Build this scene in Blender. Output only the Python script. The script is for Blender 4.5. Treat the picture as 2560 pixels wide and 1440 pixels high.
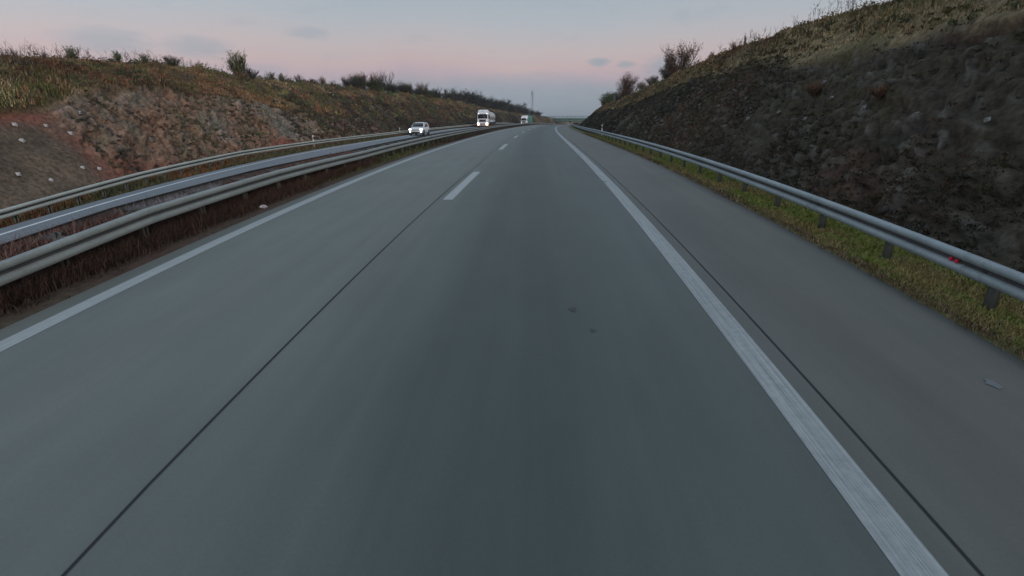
import bpy, math, random
import numpy as np
from mathutils import Vector, Matrix

for o in list(bpy.data.objects):
    bpy.data.objects.remove(o, do_unlink=True)
SCN = bpy.context.scene
COL = SCN.collection
R_ = math.radians

# ------------------------------------------------------------------ camera
CAM_F, CAM_H, PITCH, ROLL, YAW = 1256.7, 2.8322, .32353, .0019, .043637
cam_d = bpy.data.cameras.new('camera')
cam = bpy.data.objects.new('camera', cam_d)
COL.objects.link(cam)
cam_d.sensor_fit = 'HORIZONTAL'
cam_d.sensor_width = 36.0
cam_d.lens = 36.0 * CAM_F / 2560.0
cam_d.clip_start = .05
cam_d.clip_end = 20000
cam.location = (0, 0, CAM_H)
fwd = Vector((-math.sin(YAW) * math.cos(PITCH), math.cos(YAW) * math.cos(PITCH), -math.sin(PITCH)))
cam.rotation_euler = (Matrix.Rotation(0, 3, 'Z') @ fwd.to_track_quat('-Z', 'Y').to_matrix() @ Matrix.Rotation(-ROLL, 3, 'Z')).to_euler()
SCN.camera = cam

# ------------------------------------------------------------------ world: dusk sky, pink belt over a grey-blue band
W = bpy.data.worlds.new('World')
SCN.world = W
W.use_nodes = True
nt = W.node_tree
nt.nodes.clear()


class NG:
    def __init__(s, tree):
        s.t = tree

    def n(s, typ, **kw):
        nd = s.t.nodes.new(typ)
        for k, v in kw.items():
            if k == 'inp':
                for kk, vv in v.items():
                    if hasattr(vv, 'is_output') or isinstance(vv, bpy.types.NodeSocket):
                        s.t.links.new(vv, nd.inputs[kk])
                    else:
                        nd.inputs[kk].default_value = vv
            else:
                setattr(nd, k, v)
        return nd

    def math(s, op, a, b=0.0, c=0.0, clamp=False):
        nd = s.n('ShaderNodeMath', operation=op, inp={0: a, 1: b, 2: c})
        nd.use_clamp = clamp
        return nd.outputs[0]

    def ramp(s, fac, stops, interp='LINEAR'):
        nd = s.n('ShaderNodeValToRGB')
        nd.color_ramp.interpolation = interp
        e = nd.color_ramp.elements
        while len(e) > 1:
            e.remove(e[-1])
        e[0].position = stops[0][0]
        e[0].color = (*stops[0][1], 1)
        for p, c in stops[1:]:
            x = e.new(p)
            x.color = (*c, 1)
        s.t.links.new(fac, nd.inputs[0])
        return nd.outputs[0]

    def mix(s, fac, a, b, mode='MIX'):
        nd = s.n('ShaderNodeMix', data_type='RGBA', blend_type=mode)
        for i, v in ((0, fac), (6, a), (7, b)):
            if isinstance(v, bpy.types.NodeSocket):
                s.t.links.new(v, nd.inputs[i])
            else:
                nd.inputs[i].default_value = v if i == 0 else (*v[:3], 1)
        return nd.outputs[2]

    def link(s, a, b):
        s.t.links.new(a, b)


def lin(r, g, b):
    f = lambda c: (c / 255 / 12.92) if c / 255 <= .04045 else ((c / 255 + .055) / 1.055) ** 2.4
    return (f(r), f(g), f(b))


g = NG(nt)
SUN_EL, SUN_AZ = R_(10), R_(155)      # azimuth clockwise from the driving direction: behind, a little to the right
tc = g.n('ShaderNodeTexCoord')
nrm = g.n('ShaderNodeVectorMath', operation='NORMALIZE', inp={0: tc.outputs['Generated']})
sx = g.n('ShaderNodeSeparateXYZ', inp={0: nrm.outputs[0]})
elev = g.math('ARCSINE', sx.outputs[2])
elev_deg = g.math('MULTIPLY', elev, 180 / math.pi)
azim = g.math('MULTIPLY', g.math('ARCTAN2', sx.outputs[0], sx.outputs[1]), 180 / math.pi)
warp = g.n('ShaderNodeTexNoise', inp={'Vector': nrm.outputs[0], 'Scale': 5.0, 'Detail': 3.0, 'Roughness': .5})
ew = g.math('ADD', elev_deg, g.math('MULTIPLY', g.math('SUBTRACT', warp.outputs[0], .5), 2.6))
fac = g.math('DIVIDE', g.math('ADD', ew, 5.0), 95.0, clamp=True)
st = lambda d: (d + 5) / 95
SKY = g.ramp(fac, [(st(-5), lin(126, 136, 144)), (st(0.2), lin(136, 146, 154)), (st(1.6), lin(141, 149, 159)), (st(3.0), lin(152, 152, 163)),
                   (st(4.3), lin(178, 161, 170)), (st(5.4), lin(188, 168, 170)), (st(7.0), lin(185, 174, 176)),
                   (st(9.2), lin(172, 176, 182)), (st(12), lin(160, 171, 181)), (st(25), lin(162, 176, 190)), (st(60), lin(160, 180, 202)), (1.0, lin(158, 178, 202))])
# thin grey-blue cloud scraps
mp = g.n('ShaderNodeMapping', inp={'Vector': nrm.outputs[0], 'Scale': (1.0, 1.0, 3.4)})
cn = g.n('ShaderNodeTexNoise', inp={'Vector': mp.outputs[0], 'Scale': 9.0, 'Detail': 5.0, 'Roughness': .55})
cl = g.n('ShaderNodeMapRange', inp={0: cn.outputs[0], 1: .60, 2: .74, 3: 0.0, 4: .3})
edge = g.n('ShaderNodeTexNoise', inp={'Vector': mp.outputs[0], 'Scale': 38.0, 'Detail': 4.0, 'Roughness': .6})
tot = cl.outputs[0]
for (a0, e0, ra, re, amt) in [(-38.6, 6.2, 3.4, 1.1, .62), (-32.0, 6.2, 2.8, .95, .62), (-22.5, 7.9, 2.0, .55, .5), (6.6, 5.55, 1.1, .42, .95), (9.3, 5.3, 1.0, .34, .8), (13.5, 5.0, 2.4, 1.1, .75),
                              (-1.5, 2.6, 9.5, 1.9, .75), (-27.0, 4.6, 2.2, .5, .3)]:
    da = g.math('DIVIDE', g.math('SUBTRACT', azim, a0), ra)
    de = g.math('DIVIDE', g.math('SUBTRACT', elev_deg, e0), re)
    d2 = g.math('ADD', g.math('MULTIPLY', da, da), g.math('MULTIPLY', de, de))
    d2 = g.math('ADD', d2, g.math('MULTIPLY', g.math('SUBTRACT', edge.outputs[0], .5), 1.8))
    m = g.n('ShaderNodeMapRange', inp={0: d2, 1: 1.5, 2: .05, 3: 0.0, 4: amt})
    tot = g.math('MAXIMUM', tot, m.outputs[0])
SKYC = g.mix(g.math('MULTIPLY', tot, .85), SKY, lin(141, 154, 166))
# brighter, cooler towards the left of the view
lf = g.n('ShaderNodeMapRange', inp={0: azim, 1: -20.0, 2: -60.0, 3: 1.05, 4: 1.22})
nis = g.n('ShaderNodeTexSky')
nis.sky_type = 'NISHITA'
nis.sun_disc = False
nis.sun_elevation = SUN_EL
nis.sun_rotation = SUN_AZ
nis.air_density = 1.0
bg1 = g.n('ShaderNodeBackground', inp={'Color': SKYC, 'Strength': lf.outputs[0]})
bg2 = g.n('ShaderNodeBackground', inp={'Color': nis.outputs[0], 'Strength': .004})
add = g.n('ShaderNodeAddShader', inp={0: bg1.outputs[0], 1: bg2.outputs[0]})
wo = g.n('ShaderNodeOutputWorld', inp={0: add.outputs[0]})

sun_d = bpy.data.lights.new('sun', 'SUN')
sun_d.energy = 1.35
sun_d.angle = R_(14)
sun_d.color = (1.0, .86, .76)
sun = bpy.data.objects.new('sun', sun_d)
COL.objects.link(sun)
sd = Vector((math.sin(SUN_AZ) * math.cos(SUN_EL), math.cos(SUN_AZ) * math.cos(SUN_EL), math.sin(SUN_EL)))
sun.rotation_euler = sd.to_track_quat('Z', 'Y').to_euler()
sun.location = (0, -20, 60)

SCN.view_settings.view_transform = 'Standard'
SCN.view_settings.look = 'None'
SCN.view_settings.exposure = 0.0
SCN.view_settings.gamma = 1.0
SCN.view_settings.use_curve_mapping = False
SCN.render.engine = 'CYCLES'
SCN.cycles.use_denoising = True
SCN.cycles.max_bounces = 4
SCN.cycles.diffuse_bounces = 2
SCN.cycles.volume_bounces = 0
SCN.cycles.use_adaptive_sampling = True
SCN.cycles.adaptive_threshold = .02
SCN.cycles.glossy_bounces = 2
SCN.cycles.transparent_max_bounces = 6

# ------------------------------------------------------------------ helpers
rng = np.random.default_rng(7)
random.seed(7)


def hash2(ix, iy, seed=0):
    h = (ix.astype(np.int64) * 374761393 + iy.astype(np.int64) * 668265263 + seed * 1442695041) & 0x7fffffff
    h = ((h ^ (h >> 13)) * 1274126177) & 0x7fffffff
    h = (h ^ (h >> 16)) & 0xffffff
    return h / float(0xffffff)


def vnoise(x, y, seed=0):
    ix, iy = np.floor(x), np.floor(y)
    fx, fy = x - ix, y - iy
    fx, fy = fx * fx * (3 - 2 * fx), fy * fy * (3 - 2 * fy)
    a, b = hash2(ix, iy, seed), hash2(ix + 1, iy, seed)
    c, d = hash2(ix, iy + 1, seed), hash2(ix + 1, iy + 1, seed)
    return (a + (b - a) * fx) * (1 - fy) + (c + (d - c) * fx) * fy


def fbm(x, y, seed=0, oct=4):
    v, a, t = 0, .5, 0
    for k in range(oct):
        v = v + a * vnoise(x * 2 ** k, y * 2 ** k, seed + k * 17)
        t += a
        a *= .5
    return v / t - .5


def worley(x, y, seed=0):
    ix, iy = np.floor(x), np.floor(y)
    best = np.full(x.shape, 9.0)
    sec = np.full(x.shape, 9.0)
    cid = np.zeros(x.shape)
    for dx in (-1, 0, 1):
        for dy in (-1, 0, 1):
            jx, jy = ix + dx, iy + dy
            px, py = jx + hash2(jx, jy, seed), jy + hash2(jx, jy, seed + 5)
            d = np.hypot(px - x, py - y)
            m = d < best
            sec = np.where(m, best, np.minimum(sec, d))
            cid = np.where(m, hash2(jx, jy, seed + 9), cid)
            best = np.where(m, d, best)
    return best, sec - best, cid


# road alignment: arc length s along the own carriageway, offset o to the right, z above the centre line
k0, k1, k2 = 6.5037e-5, 7.2432e-6, 1.8603e-8
DS = .5
SS = np.arange(-80, 720, DS)
kap = np.where(SS < 0, k0, k0 + k1 * SS + k2 * SS * SS / 2)
kap = np.where(SS > 125, k0 + k1 * 125 + k2 * 125 * 125 / 2, kap)
i0 = int(80 / DS)
TH = np.cumsum(kap) * DS
TH -= TH[i0]
RX = np.cumsum(np.sin(TH)) * DS
RY = np.cumsum(np.cos(TH)) * DS
RX -= RX[i0]
RY -= RY[i0]


def zr(s):
    s = np.asarray(s, float)
    sp = np.maximum(s, 0)
    z = .098 * np.maximum(s, -25) - .095952 * (sp - 11.943 * (1 - np.exp(-sp / 11.943))) - 1.7444e-5 * sp * sp / 2
    e = np.maximum(sp - 160, 0)
    return z - np.minimum(e, 120) ** 2 * .0002 - np.maximum(e - 120, 0) * .048


def heading(s):
    return np.interp(s, SS, TH)


def Pt(s, o, z):
    s, o, z = np.broadcast_arrays(np.asarray(s, float), np.asarray(o, float), np.asarray(z, float))
    t = np.interp(s, SS, TH)
    return np.stack([np.interp(s, SS, RX) + o * np.cos(t), np.interp(s, SS, RY) - o * np.sin(t), zr(s) + z], -1)


def oline(s):
    s = np.asarray(s, float)
    a = np.minimum(np.maximum(s, -5), 44.5)
    t_ = np.clip((s - 135) / 85, 0, 1)
    return -11.504 - .22637 * a + .0025411 * a * a + np.clip(s - 44.5, 0, 60) * .008 - 4.2 * t_ * t_ * (3 - 2 * t_)


def ozz(s):
    return np.minimum(-.85942 + .0085139 * np.maximum(np.asarray(s, float), -10), -.05)


def zc(o):
    o = np.asarray(o, float)
    return .0108 * np.maximum(o, -8) + .0184 * np.maximum(o - 2.3, 0)


def steps(*segs):
    out = []
    for a, b, d in segs:
        out.append(np.arange(a, b, d))
    out.append([segs[-1][1]])
    return np.concatenate(out)


def put(name, parent=None, data=None, label=None, cat=None, kind=None, group=None, loc=None):
    o = bpy.data.objects.new(name, data)
    COL.objects.link(o)
    if parent is not None:
        o.parent = parent
    if loc is not None:
        o.location = loc
    if label:
        o['label'] = label
    if cat:
        o['category'] = cat
    if kind:
        o['kind'] = kind
    if group:
        o['group'] = group
    return o


def mesh_np(name, V, F, mat, smooth=False, col=None, uv=None):
    """V (n,3); F (m,k) uniform polygon size, or list of such arrays"""
    me = bpy.data.meshes.new(name)
    V = np.asarray(V, np.float32).reshape(-1, 3)
    Fs = F if isinstance(F, list) else [F]
    Fs = [np.asarray(f, np.int32) for f in Fs if len(f)]
    me.vertices.add(len(V))
    me.vertices.foreach_set('co', V.ravel())
    nl = sum(f.size for f in Fs)
    me.loops.add(nl)
    me.loops.foreach_set('vertex_index', np.concatenate([f.ravel() for f in Fs]))
    tot = np.concatenate([np.full(len(f), f.shape[1]) for f in Fs])
    me.polygons.add(len(tot))
    me.polygons.foreach_set('loop_start', np.concatenate([[0], np.cumsum(tot)[:-1]]).astype(np.int32))
    me.polygons.foreach_set('loop_total', tot.astype(np.int32))
    if smooth:
        me.polygons.foreach_set('use_smooth', np.ones(len(tot), bool))
    if col is not None:
        a = me.color_attributes.new('tint', 'FLOAT_COLOR', 'POINT')
        c = np.ones((len(V), 4), np.float32)
        c[:, :3] = col
        a.data.foreach_set('color', c.ravel())
    if uv is not None:
        l = me.uv_layers.new(name='lane')
        idx = np.concatenate([f.ravel() for f in Fs])
        l.data.foreach_set('uv', np.asarray(uv, np.float32)[idx].ravel())
    me.update(calc_edges=True)
    me.validate()
    if mat:
        me.materials.append(mat)
    return me


def grid_faces(nu, nv):
    i = np.arange(nu - 1)[:, None] * nv + np.arange(nv - 1)[None, :]
    return np.stack([i, i + nv, i + nv + 1, i + 1], -1).reshape(-1, 4)


def boxes(items):
    """list of (cx,cy,cz,sx,sy,sz[,rotz]) -> V,F"""
    V, F = [], []
    c = np.array([(-1, -1, -1), (1, -1, -1), (1, 1, -1), (-1, 1, -1), (-1, -1, 1), (1, -1, 1), (1, 1, 1), (-1, 1, 1)]) * .5
    q = np.array([(0, 3, 2, 1), (4, 5, 6, 7), (0, 1, 5, 4), (1, 2, 6, 5), (2, 3, 7, 6), (3, 0, 4, 7)])
    for k, it in enumerate(items):
        v = c * np.array(it[3:6])
        if len(it) > 6:
            a = it[6]
            v = np.stack([v[:, 0] * math.cos(a) - v[:, 1] * math.sin(a), v[:, 0] * math.sin(a) + v[:, 1] * math.cos(a), v[:, 2]], -1)
        V.append(v + np.array(it[:3]))
        F.append(q + 8 * k)
    return np.concatenate(V), np.concatenate(F)


def bevel(o, w=.02, seg=2):
    m = o.modifiers.new('bevel', 'BEVEL')
    m.width = w
    m.segments = seg
    m.limit_method = 'ANGLE'
    return o


# ------------------------------------------------------------------ materials
def new_mat(name):
    m = bpy.data.materials.new(name)
    m.use_nodes = True
    t = m.node_tree
    t.nodes.clear()
    gg = NG(t)
    bs = gg.n('ShaderNodeBsdfPrincipled')
    out = gg.n('ShaderNodeOutputMaterial', inp={0: bs.outputs[0]})
    return m, gg, bs


def simple(name, c, rough=.6, metal=0.0, var=.15, scale=6.0, bump=0.0, emit=None, es=0.0, spec=None):
    m, gg, bs = new_mat(name)
    tcn = gg.n('ShaderNodeTexCoord')
    nz = gg.n('ShaderNodeTexNoise', inp={'Vector': tcn.outputs['Object'], 'Scale': scale, 'Detail': 4.0, 'Roughness': .6})
    mr = gg.n('ShaderNodeMapRange', inp={0: nz.outputs[0], 1: .25, 2: .75, 3: 1 - var, 4: 1 + var})
    colr = gg.n('ShaderNodeVectorMath', operation='SCALE', inp={0: c[:3], 'Scale': mr.outputs[0]})
    gg.link(colr.outputs[0], bs.inputs['Base Color'])
    bs.inputs['Roughness'].default_value = rough
    bs.inputs['Metallic'].default_value = metal
    if spec is not None:
        bs.inputs['Specular IOR Level'].default_value = spec
    if bump:
        bp = gg.n('ShaderNodeBump', inp={'Height': nz.outputs[0], 'Strength': bump, 'Distance': .02})
        gg.link(bp.outputs[0], bs.inputs['Normal'])
    if emit:
        bs.inputs['Emission Color'].default_value = (*emit, 1)
        bs.inputs['Emission Strength'].default_value = es
    return m


def tinted(name, rough=.85, var=.35, scale=5.0, bump=.5, dist=.05, spec=.2, trans=False):
    """colour from the per-vertex tint (the ground's own colours), broken up by noise"""
    m, gg, bs = new_mat(name)
    at = gg.n('ShaderNodeAttribute', attribute_name='tint')
    tcn = gg.n('ShaderNodeTexCoord')
    nz = gg.n('ShaderNodeTexNoise', inp={'Vector': tcn.outputs['Object'], 'Scale': scale, 'Detail': 6.0, 'Roughness': .65})
    mr = gg.n('ShaderNodeMapRange', inp={0: nz.outputs[0], 1: .25, 2: .75, 3: 1 - var, 4: 1 + var})
    colr = gg.n('ShaderNodeVectorMath', operation='SCALE', inp={0: at.outputs['Color'], 'Scale': mr.outputs[0]})
    gg.link(colr.outputs[0], bs.inputs['Base Color'])
    bs.inputs['Roughness'].default_value = rough
    bs.inputs['Specular IOR Level'].default_value = spec
    if bump:
        bp = gg.n('ShaderNodeBump', inp={'Height': nz.outputs[0], 'Strength': bump, 'Distance': dist})
        gg.link(bp.outputs[0], bs.inputs['Normal'])
    if trans:                               # thin leaves let some light through
        tl = gg.n('ShaderNodeBsdfTranslucent', inp={'Color': colr.outputs[0]})
        mx = gg.n('ShaderNodeMixShader', inp={0: .4, 1: bs.outputs[0], 2: tl.outputs[0]})
        gg.link(mx.outputs[0], next(n_ for n_ in m.node_tree.nodes if n_.type == 'OUTPUT_MATERIAL').inputs[0])
    return m


def road_material(name, stops, umin, umax, warm=.0):
    m, gg, bs = new_mat(name)
    uvn = gg.n('ShaderNodeUVMap', uv_map='lane')
    sp = gg.n('ShaderNodeSeparateXYZ', inp={0: uvn.outputs[0]})
    big = gg.n('ShaderNodeTexNoise', inp={'Vector': gg.n('ShaderNodeMapping', inp={'Vector': uvn.outputs[0], 'Scale': (.9, .05, 1)}).outputs[0], 'Scale': 1.0, 'Detail': 3.0})
    wob = gg.math('MULTIPLY', gg.math('SUBTRACT', big.outputs[0], .5), .7)
    fac = gg.math('DIVIDE', gg.math('SUBTRACT', gg.math('ADD', sp.outputs[0], wob), umin), umax - umin, clamp=True)
    base = gg.ramp(fac, [((u - umin) / (umax - umin), c) for u, c in stops], 'EASE')
    streak = gg.n('ShaderNodeTexNoise', inp={'Vector': gg.n('ShaderNodeMapping', inp={'Vector': uvn.outputs[0], 'Scale': (3.0, .07, 1)}).outputs[0], 'Scale': 1.0, 'Detail': 5.0, 'Roughness': .6})
    s1 = gg.n('ShaderNodeMapRange', inp={0: streak.outputs[0], 1: .3, 2: .7, 3: .92, 4: 1.07})
    mott = gg.n('ShaderNodeTexNoise', inp={'Vector': gg.n('ShaderNodeMapping', inp={'Vector': uvn.outputs[0], 'Scale': (.6, .25, 1)}).outputs[0], 'Scale': 1.3, 'Detail': 5.0, 'Roughness': .6})
    s2 = gg.n('ShaderNodeMapRange', inp={0: mott.outputs[0], 1: .3, 2: .7, 3: .9, 4: 1.09})
    fine = gg.n('ShaderNodeTexNoise', inp={'Vector': uvn.outputs[0], 'Scale': 34.0, 'Detail': 5.0, 'Roughness': .75})
    s3 = gg.n('ShaderNodeMapRange', inp={0: fine.outputs[0], 1: .3, 2: .7, 3: .92, 4: 1.08})
    mul = gg.math('MULTIPLY', gg.math('MULTIPLY', s1.outputs[0], s2.outputs[0]), s3.outputs[0])
    c = gg.n('ShaderNodeVectorMath', operation='SCALE', inp={0: base, 'Scale': mul})
    hue = gg.n('ShaderNodeTexNoise', inp={'Vector': gg.n('ShaderNodeMapping', inp={'Vector': uvn.outputs[0], 'Scale': (.5, .16, 1), 'Location': (7, 3, 0)}).outputs[0], 'Scale': 1.0, 'Detail': 3.0})
    h2 = gg.n('ShaderNodeMapRange', inp={0: hue.outputs[0], 1: .45, 2: .75, 3: 0.0, 4: .12 + warm * .5})
    colr = gg.mix(h2.outputs[0], c.outputs[0], gg.mix(1.0, c.outputs[0], (1.10, .98, .92), 'MULTIPLY'))
    gg.link(colr, bs.inputs['Base Color'])
    bs.inputs['Roughness'].default_value = .62
    bs.inputs['Specular IOR Level'].default_value = .35
    bp = gg.n('ShaderNodeBump', inp={'Height': fine.outputs[0], 'Strength': .15, 'Distance': .004})
    gg.link(bp.outputs[0], bs.inputs['Normal'])
    return m


def paint_material(name, c=(.50, .52, .53), wear=.5, base=(.17, .18, .185)):
    m, gg, bs = new_mat(name)
    uvn = gg.n('ShaderNodeUVMap', uv_map='lane')
    st_ = gg.n('ShaderNodeTexNoise', inp={'Vector': gg.n('ShaderNodeMapping', inp={'Vector': uvn.outputs[0], 'Scale': (45.0, .35, 1)}).outputs[0], 'Scale': 1.0, 'Detail': 5.0, 'Roughness': .65})
    pt = gg.n('ShaderNodeTexNoise', inp={'Vector': uvn.outputs[0], 'Scale': 9.0, 'Detail': 6.0, 'Roughness': .7})
    w = gg.math('ADD', gg.math('MULTIPLY', st_.outputs[0], .72), gg.math('MULTIPLY', pt.outputs[0], .28))
    f = gg.n('ShaderNodeMapRange', inp={0: w, 1: .38, 2: .62, 3: wear, 4: 0.0})
    gg.link(gg.mix(f.outputs[0], c, base), bs.inputs['Base Color'])
    bs.inputs['Roughness'].default_value = .6
    return m


GALV = None


def galv_material(name, c, rough=.42, metal=.75):
    m, gg, bs = new_mat(name)
    tcn = gg.n('ShaderNodeTexCoord')
    nz = gg.n('ShaderNodeTexNoise', inp={'Vector': tcn.outputs['Object'], 'Scale': .9, 'Detail': 6.0, 'Roughness': .7})
    n2 = gg.n('ShaderNodeTexNoise', inp={'Vector': tcn.outputs['Object'], 'Scale': 14.0, 'Detail': 4.0, 'Roughness': .7})
    s = gg.math('ADD', gg.math('MULTIPLY', nz.outputs[0], .6), gg.math('MULTIPLY', n2.outputs[0], .4))
    mr = gg.n('ShaderNodeMapRange', inp={0: s, 1: .3, 2: .7, 3: .72, 4: 1.15})
    gg.link(gg.n('ShaderNodeVectorMath', operation='SCALE', inp={0: c, 'Scale': mr.outputs[0]}).outputs[0], bs.inputs['Base Color'])
    gg.link(gg.n('ShaderNodeMapRange', inp={0: s, 1: .3, 2: .7, 3: rough + .15, 4: rough - .08}).outputs[0], bs.inputs['Roughness'])
    bs.inputs['Metallic'].default_value = metal
    return m


M = {}
M['road'] = road_material('concrete_road', [(-6.7, (0.1479, 0.1591, 0.1406)), (-5.9, (0.1602, 0.1766, 0.1568)), (-4.6, (0.1561, 0.1722, 0.1552)), (-3.2, (0.1479, 0.1644, 0.1479)), (-2.5, (0.1325, 0.1485, 0.1333)),
                                            (-1.6, (0.1058, 0.1247, 0.1112)), (-.75, (0.0779, 0.0935, 0.0848)), (.1, (0.0728, 0.0888, 0.0798)), (.9, (0.0893, 0.1067, 0.0959)), (1.9, (0.0998, 0.1169, 0.1084)),
                                            (2.7, (0.1231, 0.1281, 0.1154)), (3.4, (0.1274, 0.1256, 0.1091)), (4.3, (0.1343, 0.1316, 0.1131)), (4.66, (0.1301, 0.1273, 0.1091)), (4.88, (0.0777, 0.0774, 0.0662)), (5.0, (0.0368, 0.0352, 0.0290))], -6.7, 5.0, .3)
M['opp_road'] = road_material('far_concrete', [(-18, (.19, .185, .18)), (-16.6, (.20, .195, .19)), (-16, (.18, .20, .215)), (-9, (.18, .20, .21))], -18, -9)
M['paint'] = paint_material('road_paint', (.43, .455, .44), .45)
M['paint_worn'] = paint_material('road_paint_worn', (.41, .435, .42), .85, (.16, .175, .18))
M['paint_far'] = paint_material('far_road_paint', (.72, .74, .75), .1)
M['paint_dull'] = paint_material('dull_paint_patch', (.15, .158, .155), .8)
M['joint'] = simple('joint_sealant', (.018, .019, .02), .8, var=.3)
M['tar'] = simple('tar_spot', (.05, .055, .06), .7, var=.3)
M['galv'] = galv_material('galvanised_steel', (.34, .385, .395), .62, .2)
M['galv_dull'] = galv_material('weathered_steel', (.31, .335, .315), .65, .2)
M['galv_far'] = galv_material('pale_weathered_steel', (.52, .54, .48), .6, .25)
M['galv_grime_shade'] = galv_material('grimy_shaded_steel', (.105, .105, .11), .7, .2)  # dark steel: painted shade in the beam valleys, also far beam and spacers
M['post'] = galv_material('post_steel', (.10, .105, .09), .6, .3)
M['hill'] = tinted('hill_soil_rock', .9, .75, 6.0, .7, .05)
M['soil'] = tinted('verge_soil', .92, .4, 7.0, .6, .03)
M['blade'] = tinted('grass_blades', .75, .2, 1.5, 0)
M['leaf'] = tinted('leaves', .6, .25, 2.0, 0, spec=.3, trans=True)
M['bark'] = simple('bark', (.055, .045, .038), .9, var=.35, scale=9)
M['bark_pale'] = simple('pale_twigs', (.10, .085, .07), .9, var=.35, scale=9)
M['rock'] = simple('loose_rock', (.15, .115, .09), .9, var=.45, scale=4, bump=.5)
M['rock_dark'] = simple('dark_rock', (.055, .046, .038), .9, var=.5, scale=4, bump=.5)
M['plate'] = simple('anchor_plate_steel', (.55, .54, .52), .5, .2, var=.25, scale=8)
M['plate_dull'] = simple('rusted_plate_steel', (.26, .25, .24), .7, .2, var=.4, scale=8)
M['white_plastic'] = simple('white_plastic', (.72, .72, .70), .4, var=.08)
M['black_plastic'] = simple('black_plastic', (.02, .02, .022), .5, var=.1)
M['reflector'] = simple('amber_glass', (.65, .63, .6), .15, var=.05)
M['red_reflector'] = simple('red_reflector', (1.0, .012, .06), .3, var=.05, emit=(1, .02, .1), es=.0)
M['car_white'] = simple('white_car_paint', (.72, .74, .78), .22, var=.02, spec=.6)
M['truck_white'] = simple('white_cab_paint', (.68, .70, .73), .3, var=.05, spec=.5)
M['glass'] = simple('dark_glass', (.012, .014, .018), .10, var=.05, spec=.35)
M['trim'] = simple('dark_trim', (.02, .02, .022), .5, var=.1)
M['tyre'] = simple('tyre_rubber', (.02, .02, .02), .85, var=.2)
M['rim'] = simple('wheel_rim', (.45, .45, .46), .35, .7, var=.1)
M['lamp'] = simple('lit_headlamp', (.9, .9, .9), .2, var=0, emit=(1, .97, .92), es=9.0)
M['lamp_warm'] = simple('lit_truck_headlamp', (.9, .9, .9), .2, var=0, emit=(1, .90, .84), es=18.0)
M['flare_amber'] = simple('added_headlight_flare', (.9, .3, .1), .2, var=0, emit=(1, .13, .06), es=24.0)  # added glow imitating headlight flare, not a real lit indicator
M['marker'] = simple('marker_lamp', (.9, .9, .9), .2, var=0, emit=(.95, 1, 1), es=3.0)
M['tank'] = simple('polished_tank', (.62, .60, .58), .25, .8, var=.1, scale=2)
M['green'] = simple('green_tarpaulin', (.05, .22, .16), .6, var=.1, scale=1.5)
M['bridge_green'] = simple('green_bridge_steel', (.18, .30, .26), .6, var=.15, scale=1)
M['bridge_concrete'] = simple('bridge_concrete', (.32, .34, .33), .85, var=.15, scale=1)
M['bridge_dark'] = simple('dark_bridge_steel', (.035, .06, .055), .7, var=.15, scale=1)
M['mast'] = simple('mast_steel', (.16, .17, .18), .6, .3, var=.1)
M['wood'] = simple('weathered_wood', (.06, .05, .042), .9, var=.4, scale=12, bump=.4)
M['litter'] = simple('crumpled_film', (.55, .52, .55), .4, var=.2, scale=20)
M['ground'] = simple('far_ground', (.05, .055, .055), .95, var=.4, scale=.01)

# ------------------------------------------------------------------ the setting
GROUND_Z = -16.0
a = np.linspace(0, 2 * np.pi, 65)[:-1]
rad = [0, 40, 150, 400, 900, 2000, 5000, 12000]
V = [(0, 200, GROUND_Z)]
for r in rad[1:]:
    for t in a:
        V.append((r * math.cos(t), 200 + r * math.sin(t), GROUND_Z))
F3 = [(0, 1 + i, 1 + (i + 1) % 64) for i in range(64)]
F4 = []
for k in range(len(rad) - 2):
    for i in range(64):
        b0, b1 = 1 + k * 64, 1 + (k + 1) * 64
        F4.append((b0 + i, b1 + i, b1 + (i + 1) % 64, b0 + (i + 1) % 64))
put('ground', data=mesh_np('ground', V, [np.array(F3), np.array(F4)], M['ground']), kind='structure')


def strip(name, sv, cols, mat, uv=True, tint=None, smooth=True):
    """cols: list of (offset fn or number, z fn or number) across the strip"""
    P, U = [], []
    for o, z in cols:
        oo = o(sv) if callable(o) else np.full(len(sv), float(o))
        zz = z(sv) if callable(z) else np.full(len(sv), float(z))
        P.append(Pt(sv, oo, zz))
        U.append(np.stack([oo, sv], -1))
    P = np.stack(P, 1)
    U = np.stack(U, 1)
    n, m = P.shape[:2]
    me = mesh_np(name, P.reshape(-1, 3), grid_faces(n, m)[:, ::-1] if False else grid_faces(n, m), mat, smooth, col=tint, uv=U.reshape(-1, 2))
    return me


SV = steps((-60, -6, 3), (-6, 60, .5), (60, 200, 1.0), (200, 600, 4))
own_cols = [(o, float(zc(o))) for o in (-6.62, -5.5, -4, -2.834, -1.5, 0, 1.2, 2.3, 3.2, 4.2, 4.99)]
road = put('road', data=strip('road', SV, own_cols, M['road']), kind='structure')
OPP_R = -9.6
opp = put('road', data=strip('road_far', SV, [(lambda s: oline(s) - .55, lambda s: ozz(s) + .0), (oline, ozz), (lambda s: (oline(s) + OPP_R) / 2, ozz), (OPP_R, ozz)], M['opp_road']), kind='structure')


def line(name, parent, sa, sb, oa, ob, mat, lift=.004, zf=None, step=.5):
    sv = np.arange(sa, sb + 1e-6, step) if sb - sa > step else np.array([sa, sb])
    f = lambda o: (lambda s: (zc(o(s)) if callable(o) else zc(np.full(len(s), o))) + lift) if zf is None else (lambda s: zf(s) + lift)
    return put(name, parent, strip(name, sv, [(oa, f(oa)), (ob, f(ob))], mat))


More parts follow.
